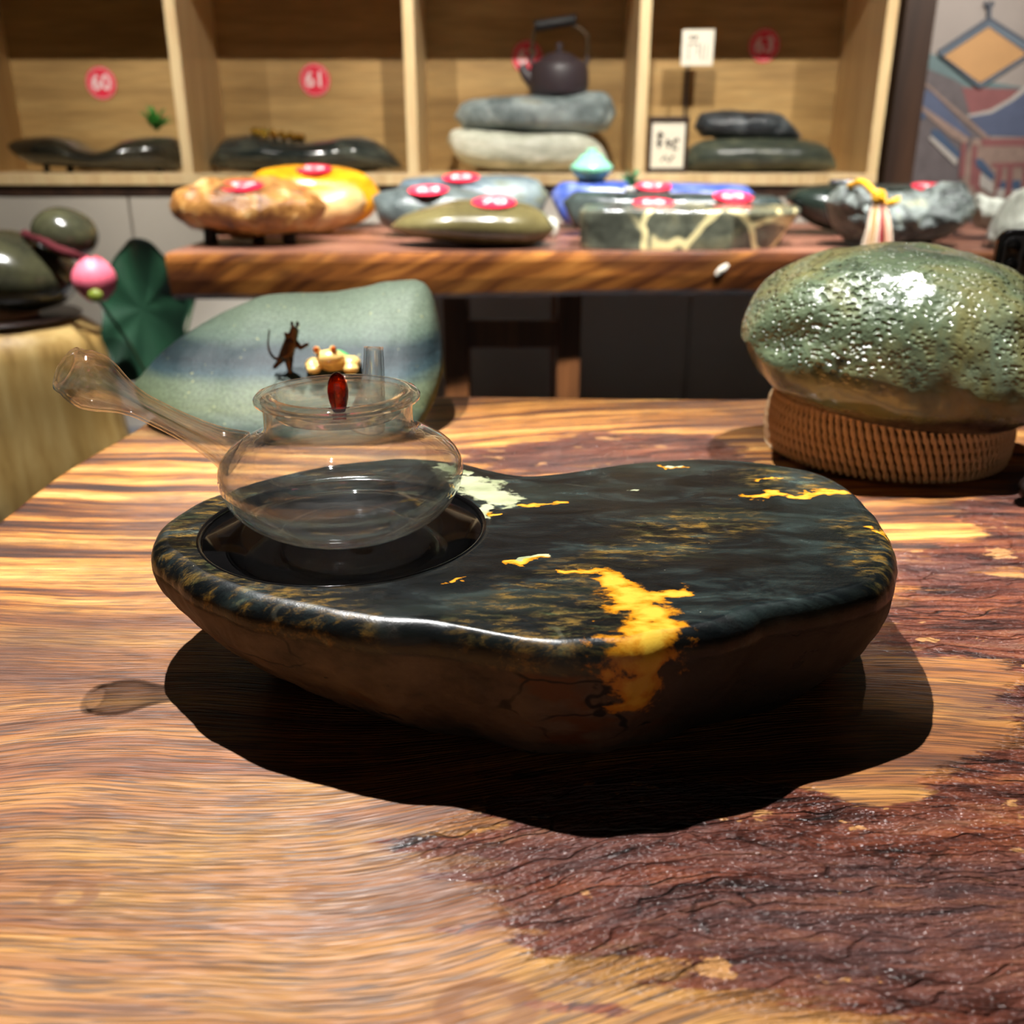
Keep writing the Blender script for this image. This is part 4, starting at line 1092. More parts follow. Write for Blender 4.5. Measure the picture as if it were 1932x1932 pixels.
R1, R1b = boulder('display_stone', 'rough ochre stone at the left end of the long table', 'stone', M['ochre_rough'], SG,
    topl=[(326,380),(338,358),(390,342),(455,337),(520,342),(575,352),(605,368),(617,388)], botl=[(326,396),(345,416),(400,434),(460,444),(530,442),(585,432),(608,415),(617,398)],
    y=2.56, d=0.15, noise=((0.030, 8, 4), (0.012, 26, 4)), seed=2, e=0.85)
zmn = lambda b: float(min(v.co.z for v in b.data.vertices))
def lift_feet(r, b, pts, rad=0.02):
    zb_ = ORI[r.name][2]; stand_feet(r, pts, rad, 0.0, zb_+0.045)
xc = ORI[R1.name][0]
lift_feet(R1, R1b, [(xc-0.10, 2.53), (xc+0.10, 2.54), (xc, 2.62)], 0.018)
sticker_on(R1, R1b, 455, 348, '57')
R2, R2b = boulder('display_stone', 'pale tan stone tucked behind the rough ochre stone', 'stone', M['ochre_pale'], SG,
    topl=[(470,352),(510,346),(560,352),(610,352),(650,347),(682,360),(692,378)], botl=[(470,410),(520,425),(600,425),(650,415),(680,400),(692,386)], y=2.82, d=0.08, floor=0.0, noise=((0.01, 7, 3),), seed=5)
sticker_on(R2, R2b, 542, 348, '58')
R3, R3b = boulder('display_stone', 'bright amber-yellow stone behind the two ochre stones', 'stone', M['amber_yellow'], SG,
    topl=[(470,334),(500,320),(560,314),(625,314),(675,322),(704,340),(718,360)], botl=[(470,380),(540,405),(620,412),(680,405),(708,390),(718,370)], y=3.06, d=0.11, floor=0.0, noise=((0.01, 6, 3),), seed=8)
sticker_on(R3, R3b, 592, 316, '59')
R4, R4b = boulder('display_stone', 'low dark slate-grey stone behind the left of the olive stone', 'stone', M['slate_grey'], SG,
    topl=[(703,366),(735,360),(780,352),(850,352),(900,360),(940,372)], botl=[(703,378),(720,412),(780,430),(850,430),(910,420),(940,385)], y=2.76, d=0.10, floor=0.0, noise=((0.012, 8, 4),), seed=14)
sticker_on(R4, R4b, 808, 356, '64')
R4c, R4d = boulder('display_stone', 'long blue-grey stone with an olive right end behind the olive stone', 'stone', M['blue_grey'], SG,
    topl=[(748,346),(770,336),(820,332),(900,331),(980,332),(1015,340),(1036,360)], botl=[(748,380),(800,425),(900,430),(980,425),(1020,405),(1036,375)], y=2.99, d=0.10, floor=0.0, noise=((0.008, 8, 4),), seed=17)
sticker_on(R4c, R4d, 870, 332, '65')
R5, R5b = boulder('display_stone', 'smooth olive pebble-shaped stone at the middle front of the long table', 'stone', M['olive_smooth'], SG,
    topl=[(738,424),(758,406),(810,388),(870,377),(930,378),(990,386),(1030,406),(1047,428)], botl=[(738,432),(770,448),(840,458),(920,466),(985,466),(1030,452),(1047,436)], y=2.50, d=0.13, floor=0.0, noise=((0.010, 5, 2),), seed=23, e=0.95)
sticker_on(R5, R5b, 932, 379, '70')
R6, R6b = boulder('display_stone', 'lapis-blue slab stone at the back of the long table under the celadon jar', 'stone', M['lapis'], SG,
    topl=[(1040,350),(1060,342),(1150,342),(1300,346),(1400,349),(1428,362)], botl=[(1040,388),(1070,420),(1200,425),(1350,425),(1410,410),(1428,380)], y=3.02, d=0.09, floor=0.0, noise=((0.006, 8, 3),), seed=27, e=0.6)
sticker_on(R6, R6b, 1232, 349, '67')
R8, R8b = boulder('display_stone', 'flat black-green stone between the lapis slab and the veined block', 'stone', M['black_green'], SG,
    topl=[(1062,372),(1085,362),(1200,362),(1350,365),(1450,368),(1486,385)], botl=[(1062,392),(1085,425),(1200,432),(1350,432),(1440,425),(1486,400)], y=2.80, d=0.10, floor=0.0, noise=((0.005, 8, 3),), seed=29, e=0.55)
sticker_on(R8, R8b, 1383, 369, '69')
# veined block in front
vo = [(W(1108, 400, 2.40)[0], 2.40), (W(1300, 400, 2.37)[0], 2.375), (W(1440, 400, 2.38)[0], 2.385), (W(1508, 400, 2.45)[0], 2.45), (W(1480, 400, 2.60)[0], 2.61), (W(1300, 400, 2.66)[0], 2.66), (W(1120, 400, 2.62)[0], 2.62), (W(1100, 400, 2.5)[0], 2.5)]
vo = np.array(vo); vc = vo.mean(0)
R7 = thing('display_stone', 'dark flat-topped block stone with pale cream veins at the front of the long table', 'stone', (vc[0], vc[1], 0.0), SG)
R7b = slab_stone('stone_body', vo, vc, 0.0, 0.094, vc, lambda q: np.where(q[:, 0] > vc[0]+0.10, 0.82, 0.97), M['veined_green'], R7, edge=0.010, nth=360, ntop=20, nside=24, bulge=1.0, rimnoise=0.002)
sticker_on(R7, R7b, 1233, 381, '66', tilt=0.14)
R9, R9b = boulder('display_stone', 'polished dark green stone with a black underside behind the tasselled rock', 'stone', M['dark_green'], SG,
    topl=[(1482,372),(1500,356),(1560,346),(1640,345),(1740,345),(1800,352),(1840,372)], botl=[(1482,380),(1510,410),(1560,436),(1650,445),(1760,440),(1820,420),(1840,390)], y=2.84, d=0.11, floor=0.0, noise=((0.006, 6, 3),), seed=33)
sticker_on(R9, R9b, 1758, 344, '71')
R10, R10b = boulder('display_stone', 'craggy pale grey rock with a tassel hanging in front of it', 'stone', M['rough_grey'], SG,
    topl=[(1560,372),(1578,354),(1615,344),(1655,354),(1685,368),(1725,362),(1765,350),(1800,346),(1822,360),(1832,385)], botl=[(1560,390),(1575,430),(1600,460),(1660,475),(1740,470),(1790,448),(1815,425),(1832,400)], y=2.49, d=0.12, floor=0.0, n=140, m=110,
    noise=((0.020, 10, 4), (0.012, 26, 3)), seed=37, ridge=(0.014, 13))
R11, R11b = boulder('display_stone', 'craggy white stone to the right of the tasselled rock', 'stone', M['white_rough'], SG,
    topl=[(1834,378),(1842,364),(1860,368),(1890,378),(1930,372),(1980,370),(2010,390)], botl=[(1834,400),(1842,425),(1870,432),(1920,440),(1970,440),(2010,410)], y=2.66, d=0.07, floor=0.0, noise=((0.010, 10, 4), (0.008, 30, 3)), seed=41, ridge=(0.01, 14))
R12, R12b = boulder('display_stone', 'white boulder at the right edge above the smartphone', 'stone', M['white_rough'], SG,
    topl=[(1868,452),(1885,420),(1905,390),(1930,360),(1980,345),(2030,380)], botl=[(1868,470),(1885,478),(1930,480),(1980,480),(2030,450)], y=2.42, d=0.10, floor=0.0, noise=((0.010, 10, 4), (0.005, 30, 3)), seed=44)
Vv, Ff = icos((0, 0, 0), (0.022, 0.018, 0.018), 3); Vv = Vv*(1+0.35*fbm(Vv, 50, 2, 3))[:, None]
c = W(1042, 398, 2.64); zfl = 0.0; Vv = Vv-[0, 0, Vv[:, 2].min()]
o = mesh('quartz_lump', Vv*[1.1, 1, 1.7]+[c[0], 2.70, 0.0], np.array(Ff), M['white_rough'], None, loc=(c[0], 2.70, 0.0)); setp(o, 'small white quartz lump between the olive stone and the veined block', 'stone')

# tassel hanging over the grey rock
ty = 2.335
tas = thing('tassel', 'yellow-knotted tassel with pale pink fringe hanging before the craggy grey rock', 'tassel', tuple(W(1652, 480, ty)))
M['yellow_cord'] = plain('yellow_cord', (240, 176, 20), 0.6); M['fringe_cream'] = plain('fringe_cream', (236, 214, 188), 0.55)
M['fringe_red'] = plain('fringe_red', (170, 40, 62), 0.55); M['fringe_gold'] = plain('fringe_gold', (206, 150, 70), 0.55); M['fringe_pink'] = plain('fringe_pink', (226, 160, 130), 0.55)
V, F = tube(smoothpath([W(1604, 350, 2.44), W(1625, 344, 2.40), W(1642, 356, 2.36), W(1654, 371, ty)], 20), 0.0075, 8); mesh('cord', V, F, M['yellow_cord'], tas)
V, F = tube(smoothpath([W(1658, 374, ty), W(1675, 384, ty), W(1688, 380, ty-0.01), W(1698, 372, ty)], 14), [0.006]*6+[0.008]*5+[0.006, 0.004, 0.002], 8); mesh('cord', V, F, M['yellow_cord'], tas)
ps = []
kc = W(1658, 371, ty)
for k in range(5):
    a = np.linspace(0, 2*math.pi, 24, endpoint=False)
    R_ = Matrix.Rotation(k*0.75, 3, 'Y') @ Matrix.Rotation(0.5*k, 3, 'X')
    pp = np.stack([0.013*np.cos(a), 0.009*np.sin(a), 0.004*np.sin(2*a)], -1) @ np.array(R_).T
    ps.append(tube(pp+kc, 0.0045, 6, closed=True))
V, F = join(ps); mesh('knot', V, F, M['yellow_cord'], tas)
for k in range(34):
    q = k/33; a = random.uniform(0, 6.28)
    top_ = W(1646+q*26+random.uniform(-1, 1), 384, ty+0.006*math.sin(a)); bot_ = W(1622+q*62+random.uniform(-3, 3), 482+random.uniform(-6, 3), ty-0.012+0.014*math.sin(a))
    mid_ = (top_+bot_)/2+np.array([random.uniform(-.002, .002), -0.006, 0.0])
    mt = M['fringe_red'] if 19 <= k <= 21 else random.choice([M['fringe_cream'], M['fringe_cream'], M['fringe_pink'], M['fringe_gold']])
    V, F = tube(smoothpath([top_, mid_, bot_], 8), 0.0024, 5); mesh('fringe_strand', V, F, mt, tas)

# celadon jar, tiny plant, bracelets
cj = W(1115, 345, 3.0); b6 = bvh_of(R6b); hz = b6.ray_cast(Vector((cj[0], 3.0, 1)), Vector((0, 0, -1)))[0]; zj = hz.z
jar = thing('celadon_jar', 'small squat celadon-green lidded jar on the lapis slab', 'jar', (cj[0], 3.0, zj))
M['celadon'] = plain('celadon', (112, 176, 146), 0.12, var=0.06, coat=0.5); M['teal_dark'] = plain('teal_dark', (30, 62, 60), 0.2)
V, F = lathe([(0.0001, 0.0), (0.036, 0.0), (0.040, 0.006), (0.041, 0.018), (0.046, 0.024)], (cj[0], 3.0, zj-0.004), 40); V[:, 2] = zj-0.004+(V[:, 2]-zj+0.004)*0.76; mesh('base', V, F, M['teal_dark'], jar)
V, F = lathe([(0.044, 0.018), (0.058, 0.036), (0.065, 0.050), (0.064, 0.060), (0.054, 0.072), (0.042, 0.084), (0.036, 0.094)], (cj[0], 3.0, zj-0.004), 48); V[:, 2] = zj-0.004+(V[:, 2]-zj+0.004)*0.76; mesh('body', V, F, M['celadon'], jar)
V, F = lathe([(0.038, 0.092), (0.035, 0.099), (0.026, 0.106), (0.016, 0.109), (0.014, 0.113), (0.018, 0.118), (0.014, 0.124), (0.0001, 0.126)], (cj[0], 3.0, zj-0.004), 40); V[:, 2] = zj-0.004+(V[:, 2]-zj+0.004)*0.76; mesh('lid', V, F, M['celadon'], jar)
M['leaf_bright'] = plain('leaf_bright', (70, 150, 60), 0.45, var=0.2); M['leaf_mid'] = plain('leaf_mid', (40, 120, 74), 0.4, var=0.2)
def leaf_blade(base, tip, w, up=0.2):
    b, t_ = np.array(base), np.array(tip); ax = t_-b; L_ = np.linalg.norm(ax); ax = ax/L_
    side = np.cross(ax, [0, 0, 1.0]); side /= np.linalg.norm(side)+1e-9; nn = np.cross(side, ax)
    V = []; 
    for s in np.linspace(0, 1, 7):
        ww = w*math.sin(math.pi*min(max(s*0.92+0.06, 0), 1))**0.8
        c = b+ax*L_*s+nn*up*L_*math.sin(math.pi*s)*0.5
        V += [c-side*ww, c+nn*ww*0.25, c+side*ww, c-nn*ww*0.25]
    F = grid_faces(7, 4, False, True).tolist()+[[3, 2, 1, 0], [24, 25, 26, 27]]
    return np.array(V), F
def tiny_plant(name, label, pos, size, mat, nl=14, pot=True):
    r = thing(name, label, 'plant', pos)
    z = pos[2]
    if pot:
        V, F = lathe([(0.0001, z), (size*0.24, z), (size*0.32, z+size*0.22), (size*0.28, z+size*0.25), (0.0001, z+size*0.2)], (pos[0], pos[1], 0), 20); mesh('pot', V, F, M['white_metal'], r)
    for k in range(nl):
        a = k*2.4; el = 0.35+1.0*(k % 5)/5
        b = np.array(pos)+[0, 0, size*0.2]; t_ = b+size*np.array([math.cos(a)*math.cos(el)*0.75, math.sin(a)*math.cos(el)*0.75, math.sin(el)*0.95])
        V, F = leaf_blade(b, t_, size*0.13); mesh('leaf', V, F, mat, r)
    return r
pp = W(1186, 352, 2.86); hz = bvh_of(R8b).ray_cast(Vector((pp[0], 2.80, 1)), Vector((0, 0, -1)))[0]
tiny_plant('potted_plant', 'tiny green plant on the stones beside the celadon jar', (pp[0], 2.80, hz.z), 0.062, M['leaf_mid'])
def bead_ring(name, label, c, rx, ry, rb, n, mat, b, tilt=0.0):
    r = thing(name, label, 'bracelet', tuple(c))
    V0, F0 = icos((0, 0, 0), (rb,)*3, 2)
    cord = []
    pts = []
    for k in range(n):
        a = 2*math.pi*k/n; p = np.array([c[0]+rx*math.cos(a), c[1]+ry*math.sin(a), 0])
        h = b.ray_cast(Vector((p[0], p[1], 1)), Vector((0, 0, -1)))[0]
        p[2] = (h.z if h is not None else c[2])+rb*0.95; pts.append(p)
    for p in pts: mesh('bead', V0+p, np.array(F0), mat, r)
    V, F = tube(np.array(pts), rb*0.25, 5, closed=True); mesh('cord', V, F, mat, r)
M['gold'] = plain('gold', (206, 160, 60), 0.12, 1.0, var=0.05); M['silver'] = plain('silver', (200, 200, 205), 0.12, 1.0, var=0.05)
b9 = bvh_of(R9b); hz = b9.ray_cast(Vector((W(1596, 345, 2.84)[0], 2.84, 1)), Vector((0, 0, -1)))[0]
bead_ring('bead_bracelet', 'silver bead bracelet lying on the dark green stone', hz, 0.042, 0.03, 0.006, 22, M['silver'], b9)

# ------------------------------------------------------------------ display shelf
YS = 3.40; DS = 0.45
zs_top = float(W(300, 328, YS)[2]); TH = 0.036
sx = [W(u, 325, YS)[0] for u in (-82, 345, 770, 1195, 1635)]
SHT = zs_top+1.45
su = thing('display_shelf', 'light oak open shelf unit with numbered bays along the back wall', 'shelf', ((sx[0]+sx[-1])/2, YS+DS/2, FLOOR))
for x in sx: boxo('divider', (x, YS, zs_top), (x+TH, YS+DS, SHT), M['shelf_board'], su, 0.002)
xL, xR = sx[0], sx[-1]+TH
boxo('bottom_board', (xL, YS-0.004, zs_top-TH), (xR, YS+DS, zs_top), M['shelf_board'], su, 0.002)
boxo('middle_board', (xL+0.001, YS+0.002, zs_top+0.66), (xR-0.001, YS+DS-0.002, zs_top+0.66+TH), M['shelf_board'], su)
boxo('top_board', (xL, YS, SHT), (xR, YS+DS, SHT+TH), M['shelf_board'], su)
for i in range(4):
    boxo('back_panel', (sx[i]+TH, YS+DS-0.018, zs_top), (sx[i+1], YS+DS, SHT), M['shelf_back'], su)
yb_ = YS+DS-0.018
for (u, v, txt) in ((191, 157, '60'), (594, 151, '61'), (995, 108, '62'), (1442, 86, '63')):
    c = W(u, v, yb_-0.001)
    V, F = lathe([(0.0001, 0.002), (0.055, 0.002), (0.0565, 0.0012), (0.0565, 0.0), (0.0001, 0.0)], c, 48, (0, -1, 0))
    s = mesh('number_sticker', V, F, M['red_sticker'], su, smooth=False, label='round red sticker with white number '+txt)
    tv, tf = text_mesh(txt, 0.075)
    mesh('numerals', np.stack([c[0]+tv[:, 0], np.full(len(tv), yb_-0.0036), c[2]+tv[:, 1]], -1), tf, M['sticker_white'], s, smooth=False)
    a = np.linspace(0, 2*math.pi, 48, endpoint=False)
    V, F = tube(np.stack([c[0]+0.050*np.cos(a), np.full(48, yb_-0.0035), c[2]+0.050*np.sin(a)], -1), 0.0012, 5, closed=True)
    mesh('white_ring', V, F, M['sticker_white'], s)
# base cabinet under the shelf: doors with narrow gaps
bc = thing('base_cabinet', 'plain grey base cabinet with flat doors under the oak shelf', 'cabinet', ((xL+xR)/2, YS+DS/2, FLOOR))
zc0, zc1 = FLOOR+0.08, zs_top-TH
boxo('body', (xL, YS+0.035, FLOOR), (xR, YS+DS, zc1), M['door_grey'], bc)
boxo('shade_strip', (xL, YS+0.012, zc1-0.036), (xR, YS+0.035, zc1), M['dark_post'], bc)  # dark strip standing in for the shade under the bottom board
gaps = [W(u, 420, YS)[0] for u in (-290, 245, 780, 1315, 1850)]
gaps = [max(gaps[0], xL)]+gaps[1:4]+[xR]
for i in range(4):
    boxo('door', (gaps[i]+0.004, YS+0.016, zc0), (gaps[i+1]-0.004, YS+0.035, zc1-0.038), M['door_grey'], bc, 0.0015)
boxo('plinth', (xL, YS+0.06, FLOOR), (xR, YS+0.07, zc0), M['black_matte'], bc)

# stones on the shelf
ZS = zs_top
def shelf_stone(label, mat, y=3.62, **kw):
    return boulder('shelf_stone', label, 'stone', mat, 'stones on the oak shelf', y=y, **kw)
M['dark_polish'] = stone_mat('dark_polish', [(20, 19, 15), (36, 34, 26), (52, 50, 40)], 5, rough=0.16, bump=0.03, coat=0.4)
M['dark_banded'] = stone_mat('dark_banded', [(22, 27, 27), (42, 48, 46), (84, 88, 76)], 6, stretch=(1, 1, 3.5), rot=(0, 0.6, 0), rough=0.16, bump=0.05, coat=0.4)
M['grey_slab'] = stone_mat('grey_slab', [(64, 72, 74), (110, 122, 122), (150, 160, 158), (140, 126, 80)], 6, rough=0.5, bump=0.5, bscale=26, bdist=0.01)
M['chalk_block'] = stone_mat('chalk_block', [(96, 100, 90), (176, 178, 160), (208, 208, 190)], 4, stretch=(1, 1, 5), rough=0.6, bump=0.4, bscale=24, bdist=0.01, lo=0.25, hi=0.6)
M['greenish_dark'] = stone_mat('greenish_dark', [(34, 40, 36), (62, 68, 58), (96, 98, 78)], 6, stretch=(1, 1, 3), rough=0.3, bump=0.2)
M['slate_dark'] = stone_mat('slate_dark', [(20, 22, 24), (50, 56, 60), (96, 102, 104)], 8, rough=0.35, bump=0.5, bscale=30, bdist=0.008)
S60, S60b = shelf_stone('long dark wavy polished stone in the shelf bay numbered 60', M['dark_polish'],
    topl=[(18,268),(45,261),(100,256),(135,262),(165,276),(195,282),(220,276),(250,261),(290,257),(330,260),(348,282)], botl=[(18,276),(40,296),(80,312),(130,316),(200,320),(280,322),(335,322),(348,312)], d=0.13, noise=((0.004, 6, 2),), seed=51)
zb_ = ORI[S60.name][2]
for u in (88, 132, 300):
    x = W(u, 318, 3.58)[0]; V, F = lathe([(0.0001, ZS), (0.012, ZS), (0.009, zb_+0.035), (0.0001, zb_+0.035)], (x, 3.58, 0), 14); mesh('foot', V, F, M['black_matte'], S60, smooth=False)
hz = bvh_of(S60b).ray_cast(Vector((W(296, 250, 3.62)[0], 3.62, 1.5)), Vector((0, 0, -1)))[0]
tiny_plant('succulent', 'small bright green succulent on the dark wavy stone in bay 60', tuple(hz), 0.095, M['leaf_bright'], 18, False)
S61, S61b = shelf_stone('dark banded glossy stone in the shelf bay numbered 61', M['dark_banded'],
    topl=[(398,305),(408,282),(432,258),(470,256),(530,262),(580,268),(625,262),(665,260),(705,266),(732,282),(750,300),(762,318)], botl=[(398,318),(420,324),(500,325),(600,325),(700,325),(762,324)], d=0.14, noise=((0.014, 7, 3),), floor=ZS, seed=53)
hz = bvh_of(S61b).ray_cast(Vector((W(525, 262, 3.6)[0], 3.60, 1.5)), Vector((0, 0, -1)))[0]
bead_ring('bead_bracelet', 'gold bead bracelet lying on the dark banded stone in bay 61', hz, 0.085, 0.055, 0.012, 16, M['gold'], bvh_of(S61b))
S62 = thing('layered_stone', 'tall pale layered stone split by a crack in the bay numbered 62', 'stone', (W(1000, 300, 3.6)[0], 3.60, ZS), 'stones on the oak shelf')
S62l = boulder('', '', '', M['chalk_block'], body='lower_block', as_part=S62, topl=[(844,258),(852,243),(900,243),(980,246),(1060,246),(1105,256),(1132,274),(1148,295)], botl=[(844,272),(866,300),(900,316),(980,324),(1060,325),(1120,324),(1148,315)],
    y=3.60, d=0.15, noise=((0.008, 8, 3), (0.004, 30, 3)), floor=ZS, seed=57, e=0.7)
S62u = boulder('', '', '', M['grey_slab'], body='upper_slab', as_part=S62, topl=[(858,212),(872,196),(930,186),(1000,182),(1070,178),(1125,172),(1150,180),(1162,205)], botl=[(858,228),(880,242),(950,246),(1030,250),(1100,252),(1145,244),(1162,222)],
    y=3.60, d=0.15, noise=((0.008, 8, 3), (0.004, 30, 3)), seed=58, e=0.65)
S63, S63b = shelf_stone('flat green-grey stone in the bay numbered 63 carrying a darker stone', M['greenish_dark'], y=3.56,
    topl=[(1285,310),(1300,278),(1335,264),(1400,259),(1490,261),(1545,271),(1568,292),(1576,318)], botl=[(1285,322),(1310,327),(1400,328),(1500,328),(1560,328),(1576,326)], d=0.12, noise=((0.010, 7, 3),), floor=ZS, seed=61)
S63u, S63ub = shelf_stone('small dark slate stone lying on top of the green-grey stone in bay 63', M['slate_dark'], y=3.58,
    topl=[(1310,232),(1322,215),(1390,212),(1465,214),(1490,232),(1512,258)], botl=[(1310,246),(1330,258),(1400,263),(1470,264),(1500,264),(1512,262)], d=0.09, noise=((0.010, 9, 3), (0.005, 30, 3)), seed=63)

# kettle on the layered stone
KY = 3.58
kc = W(1054, 174, KY); hz = bvh_of(S62u).ray_cast(Vector((kc[0], KY, 1.6)), Vector((0, 0, -1)))[0]
kz = hz.z-0.003; px1 = (W(1100, 150, KY)[0]-W(1000, 150, KY)[0])/100
ket = thing('iron_kettle', 'dark purplish kettle with a tall black arched handle on the layered stone', 'kettle', (kc[0], KY, kz))
M['kettle_iron'] = plain('kettle_iron', (62, 52, 56), 0.45, var=0.1); M['brass_dark'] = plain('brass_dark', (74, 56, 34), 0.4, 0.5)
V, F = lathe([(0.0001, 0), (0.088, 0), (0.098, 0.014), (0.103, 0.045), (0.101, 0.08), (0.094, 0.102), (0.080, 0.112), (0.062, 0.116), (0.060, 0.118)], (kc[0], KY, kz), 48); mesh('body', V, F, M['kettle_iron'], ket)
V, F = lathe([(0.064, 0.114), (0.060, 0.122), (0.040, 0.132), (0.016, 0.139), (0.008, 0.142), (0.008, 0.150), (0.013, 0.156), (0.012, 0.164), (0.0001, 0.168)], (kc[0], KY, kz), 40); mesh('lid', V, F, M['kettle_iron'], ket)
V, F = tube(smoothpath([(kc[0]-0.085, KY, kz+0.045), (kc[0]-0.115, KY, kz+0.072), (kc[0]-0.128, KY, kz+0.098)], 12), np.linspace(0.026, 0.013, 12), 16); mesh('spout', V, F, M['kettle_iron'], ket)
for s in (-1, 1):
    V, F = tube(smoothpath([(kc[0]+s*0.088, KY, kz+0.098), (kc[0]+s*0.097, KY, kz+0.115), (kc[0]+s*0.092, KY, kz+0.128)], 8), 0.008, 8); mesh('lug', V, F, M['kettle_iron'], ket)
hpts = [(kc[0]-0.094, KY, kz+0.118), W(1004, 88, KY), W(1008, 60, KY), W(1025, 48, KY), W(1060, 44, KY), W(1090, 52, KY), W(1108, 72, KY), W(1108, 92, KY), (kc[0]+0.094, KY, kz+0.118)]
V, F = tube(smoothpath(hpts, 48), 0.0075, 10); mesh('handle', V, F, M['brass_dark'], ket)
g0, g1 = W(1009, 50, KY), W(1087, 37, KY)
V, F = tube([g0, g0*0.5+g1*0.5, g1], 0.018, 14); bevel_obj(mesh('grip', V, F, M['black_matte'], ket), 0.004)

# sign on a stick and framed calligraphy in bay 63
c0, c1 = W(1284, 124, 3.66), W(1348, 56, 3.66)
sg = thing('price_sign', 'small white sign card on a thin dark stick in bay 63', 'sign', (W(1293, 212, 3.66)[0], 3.66, ZS))
st0 = np.array([W(1292, 212, 3.66)[0], 3.668, ZS+0.004]); st1 = np.array([W(1299, 110, 3.66)[0], 3.668, c0[2]+0.03])
V, F = tube([st0, (st0+st1)/2, st1], 0.0055, 8); mesh('stick', V, F, M['black_matte'], sg)
V, F = lathe([(0.0001, ZS), (0.03, ZS), (0.03, ZS+0.006), (0.0001, ZS+0.006)], (st0[0], 3.668, 0), 24); mesh('base', V, F, M['black_matte'], sg, smooth=False)
cd = boxo('card', (c0[0], 3.655, c0[2]), (c1[0], 3.661, c1[2]), M['cream_paper'], sg)
cw, chh = c1[0]-c0[0], c1[2]-c0[2]
for (a, b, c, d) in ((0.22, 0.72, 0.32, 0.84), (0.36, 0.72, 0.48, 0.84)): boxo('printed_mark', (c0[0]+a*cw, 3.6535, c0[2]+b*chh), (c0[0]+c*cw, 3.655, c0[2]+d*chh), M['grey_ink'], cd)
for (a, b, c, d) in ((0.20, 0.15, 0.23, 0.62), (0.23, 0.58, 0.50, 0.62), (0.50, 0.30, 0.53, 0.62), (0.62, 0.15, 0.65, 0.60), (0.78, 0.15, 0.80, 0.60)): boxo('printed_mark', (c0[0]+a*cw, 3.6535, c0[2]+b*chh), (c0[0]+c*cw, 3.655, c0[2]+d*chh), M['grey_ink'], cd)
FY = 3.50
f0, f1 = W(1220, 322, FY), W(1302, 220, FY)
f0[2] = ZS
fr_ = thing('framed_calligraphy', 'dark-framed white calligraphy card leaning in the left of bay 63', 'picture', ((f0[0]+f1[0])/2, FY, ZS))
fw, fh = f1[0]-f0[0], f1[2]-f0[2]
M['frame_dark'] = plain('frame_dark', (48, 32, 24), 0.4)
for (a, b, c, d) in ((0, 0, 0.09, 1), (0.91, 0, 1, 1), (0.09, 0, 0.91, 0.09), (0.09, 0.91, 0.91, 1)): boxo('frame_bar', (f0[0]+a*fw, FY, f0[2]+b*fh), (f0[0]+c*fw, FY+0.016, f0[2]+d*fh), M['frame_dark'], fr_, 0.001)
pp_ = boxo('paper', (f0[0]+0.09*fw, FY+0.006, f0[2]+0.09*fh), (f0[0]+0.91*fw, FY+0.012, f0[2]+0.91*fh), M['cream_paper'], fr_)
for (pts, r) in ([[(0.22, 0.66), (0.38, 0.68)], 0.035], [[(0.30, 0.74), (0.28, 0.45)], 0.035], [[(0.22, 0.55), (0.36, 0.52)], 0.03], [[(0.48, 0.60), (0.52, 0.45)], 0.035], [[(0.46, 0.52), (0.60, 0.54)], 0.03], [[(0.66, 0.60), (0.64, 0.42), (0.74, 0.44)], 0.03], [[(0.70, 0.62), (0.76, 0.56)], 0.03],
                 [[(0.35, 0.22), (0.45, 0.30), (0.55, 0.20), (0.66, 0.32)], 0.025]):
    V, F = tube([(f0[0]+a*fw, FY+0.0055, f0[2]+b*fh) for a, b in pts], r*fw, 6); V[:, 1] = FY+0.0055+(V[:, 1]-FY-0.0055)*0.1; mesh('brush_stroke', V, F, M['ink'], pp_)

# ------------------------------------------------------------------ dark post and palace poster at right
PY = 3.44
pa, pb_ = W(1650, 340, PY)[0]+0.02, W(1714, 340, PY)[0]
struct('trim_1', (pa, PY-0.03, FLOOR), (pb_, PY+0.10, CEIL), M['dark_post'])
poster_z0, poster_z1 = -0.1, float(W(1850, -140, PY)[2])
pst = thing('palace_poster', 'large faded poster of palace roofs with a golden gable right of the dark post', 'poster', (pb_+0.6, PY, poster_z0))
def pmat(name, rgb, v=0.25, sc=9):
    t = NT(name); n = t.noise(t.obj(), sc, 6, 0.65); c = lin(rgb)
    t.set(Base_Color=t.mix(n, tuple(x*(1-v) for x in c[:3]), tuple(min(1, x*(1+v*0.6)) for x in c[:3])), Roughness=0.6); return t.m
pm_ = {k: pmat('print_'+k, c, v, s) for k, c, v, s in [('sky', (140, 130, 124), 0.25, 5), ('gold', (172, 130, 84), 0.2, 14), ('blue', (74, 82, 106), 0.3, 16), ('deep', (58, 76, 102), 0.35, 18), ('slate', (92, 104, 116), 0.2, 12),
        ('teal', (88, 106, 108), 0.25, 14), ('red', (122, 74, 74), 0.35, 20), ('tree', (92, 84, 86), 0.6, 26), ('ochre', (134, 112, 102), 0.55, 40), ('pale', (160, 154, 148), 0.3, 26), ('line', (60, 66, 78), 0.2, 20)]}
boxo('sheet', (pb_+0.002, PY, poster_z0), (pb_+1.2, PY+0.006, poster_z1), pm_['sky'], pst)
lay = [0]
def ppoly(name, pts, mat):
    lay[0] += 1; y0 = PY-0.0004*lay[0]
    P = [W(u, v, PY) for u, v in pts]; n = len(P)
    V = [(max(p[0], pb_+0.003), y0, p[2]) for p in P]+[(max(p[0], pb_+0.003), PY, p[2]) for p in P]
    mesh(name, V, [list(range(n)), list(range(n, 2*n))[::-1]]+[[k, k+n, (k+1) % n+n, (k+1) % n] for k in range(n)], pm_[mat], pst, smooth=False)
ppoly('printed_trees', [(1700,130),(1800,140),(1870,230),(1860,420),(1690,420)], 'tree')
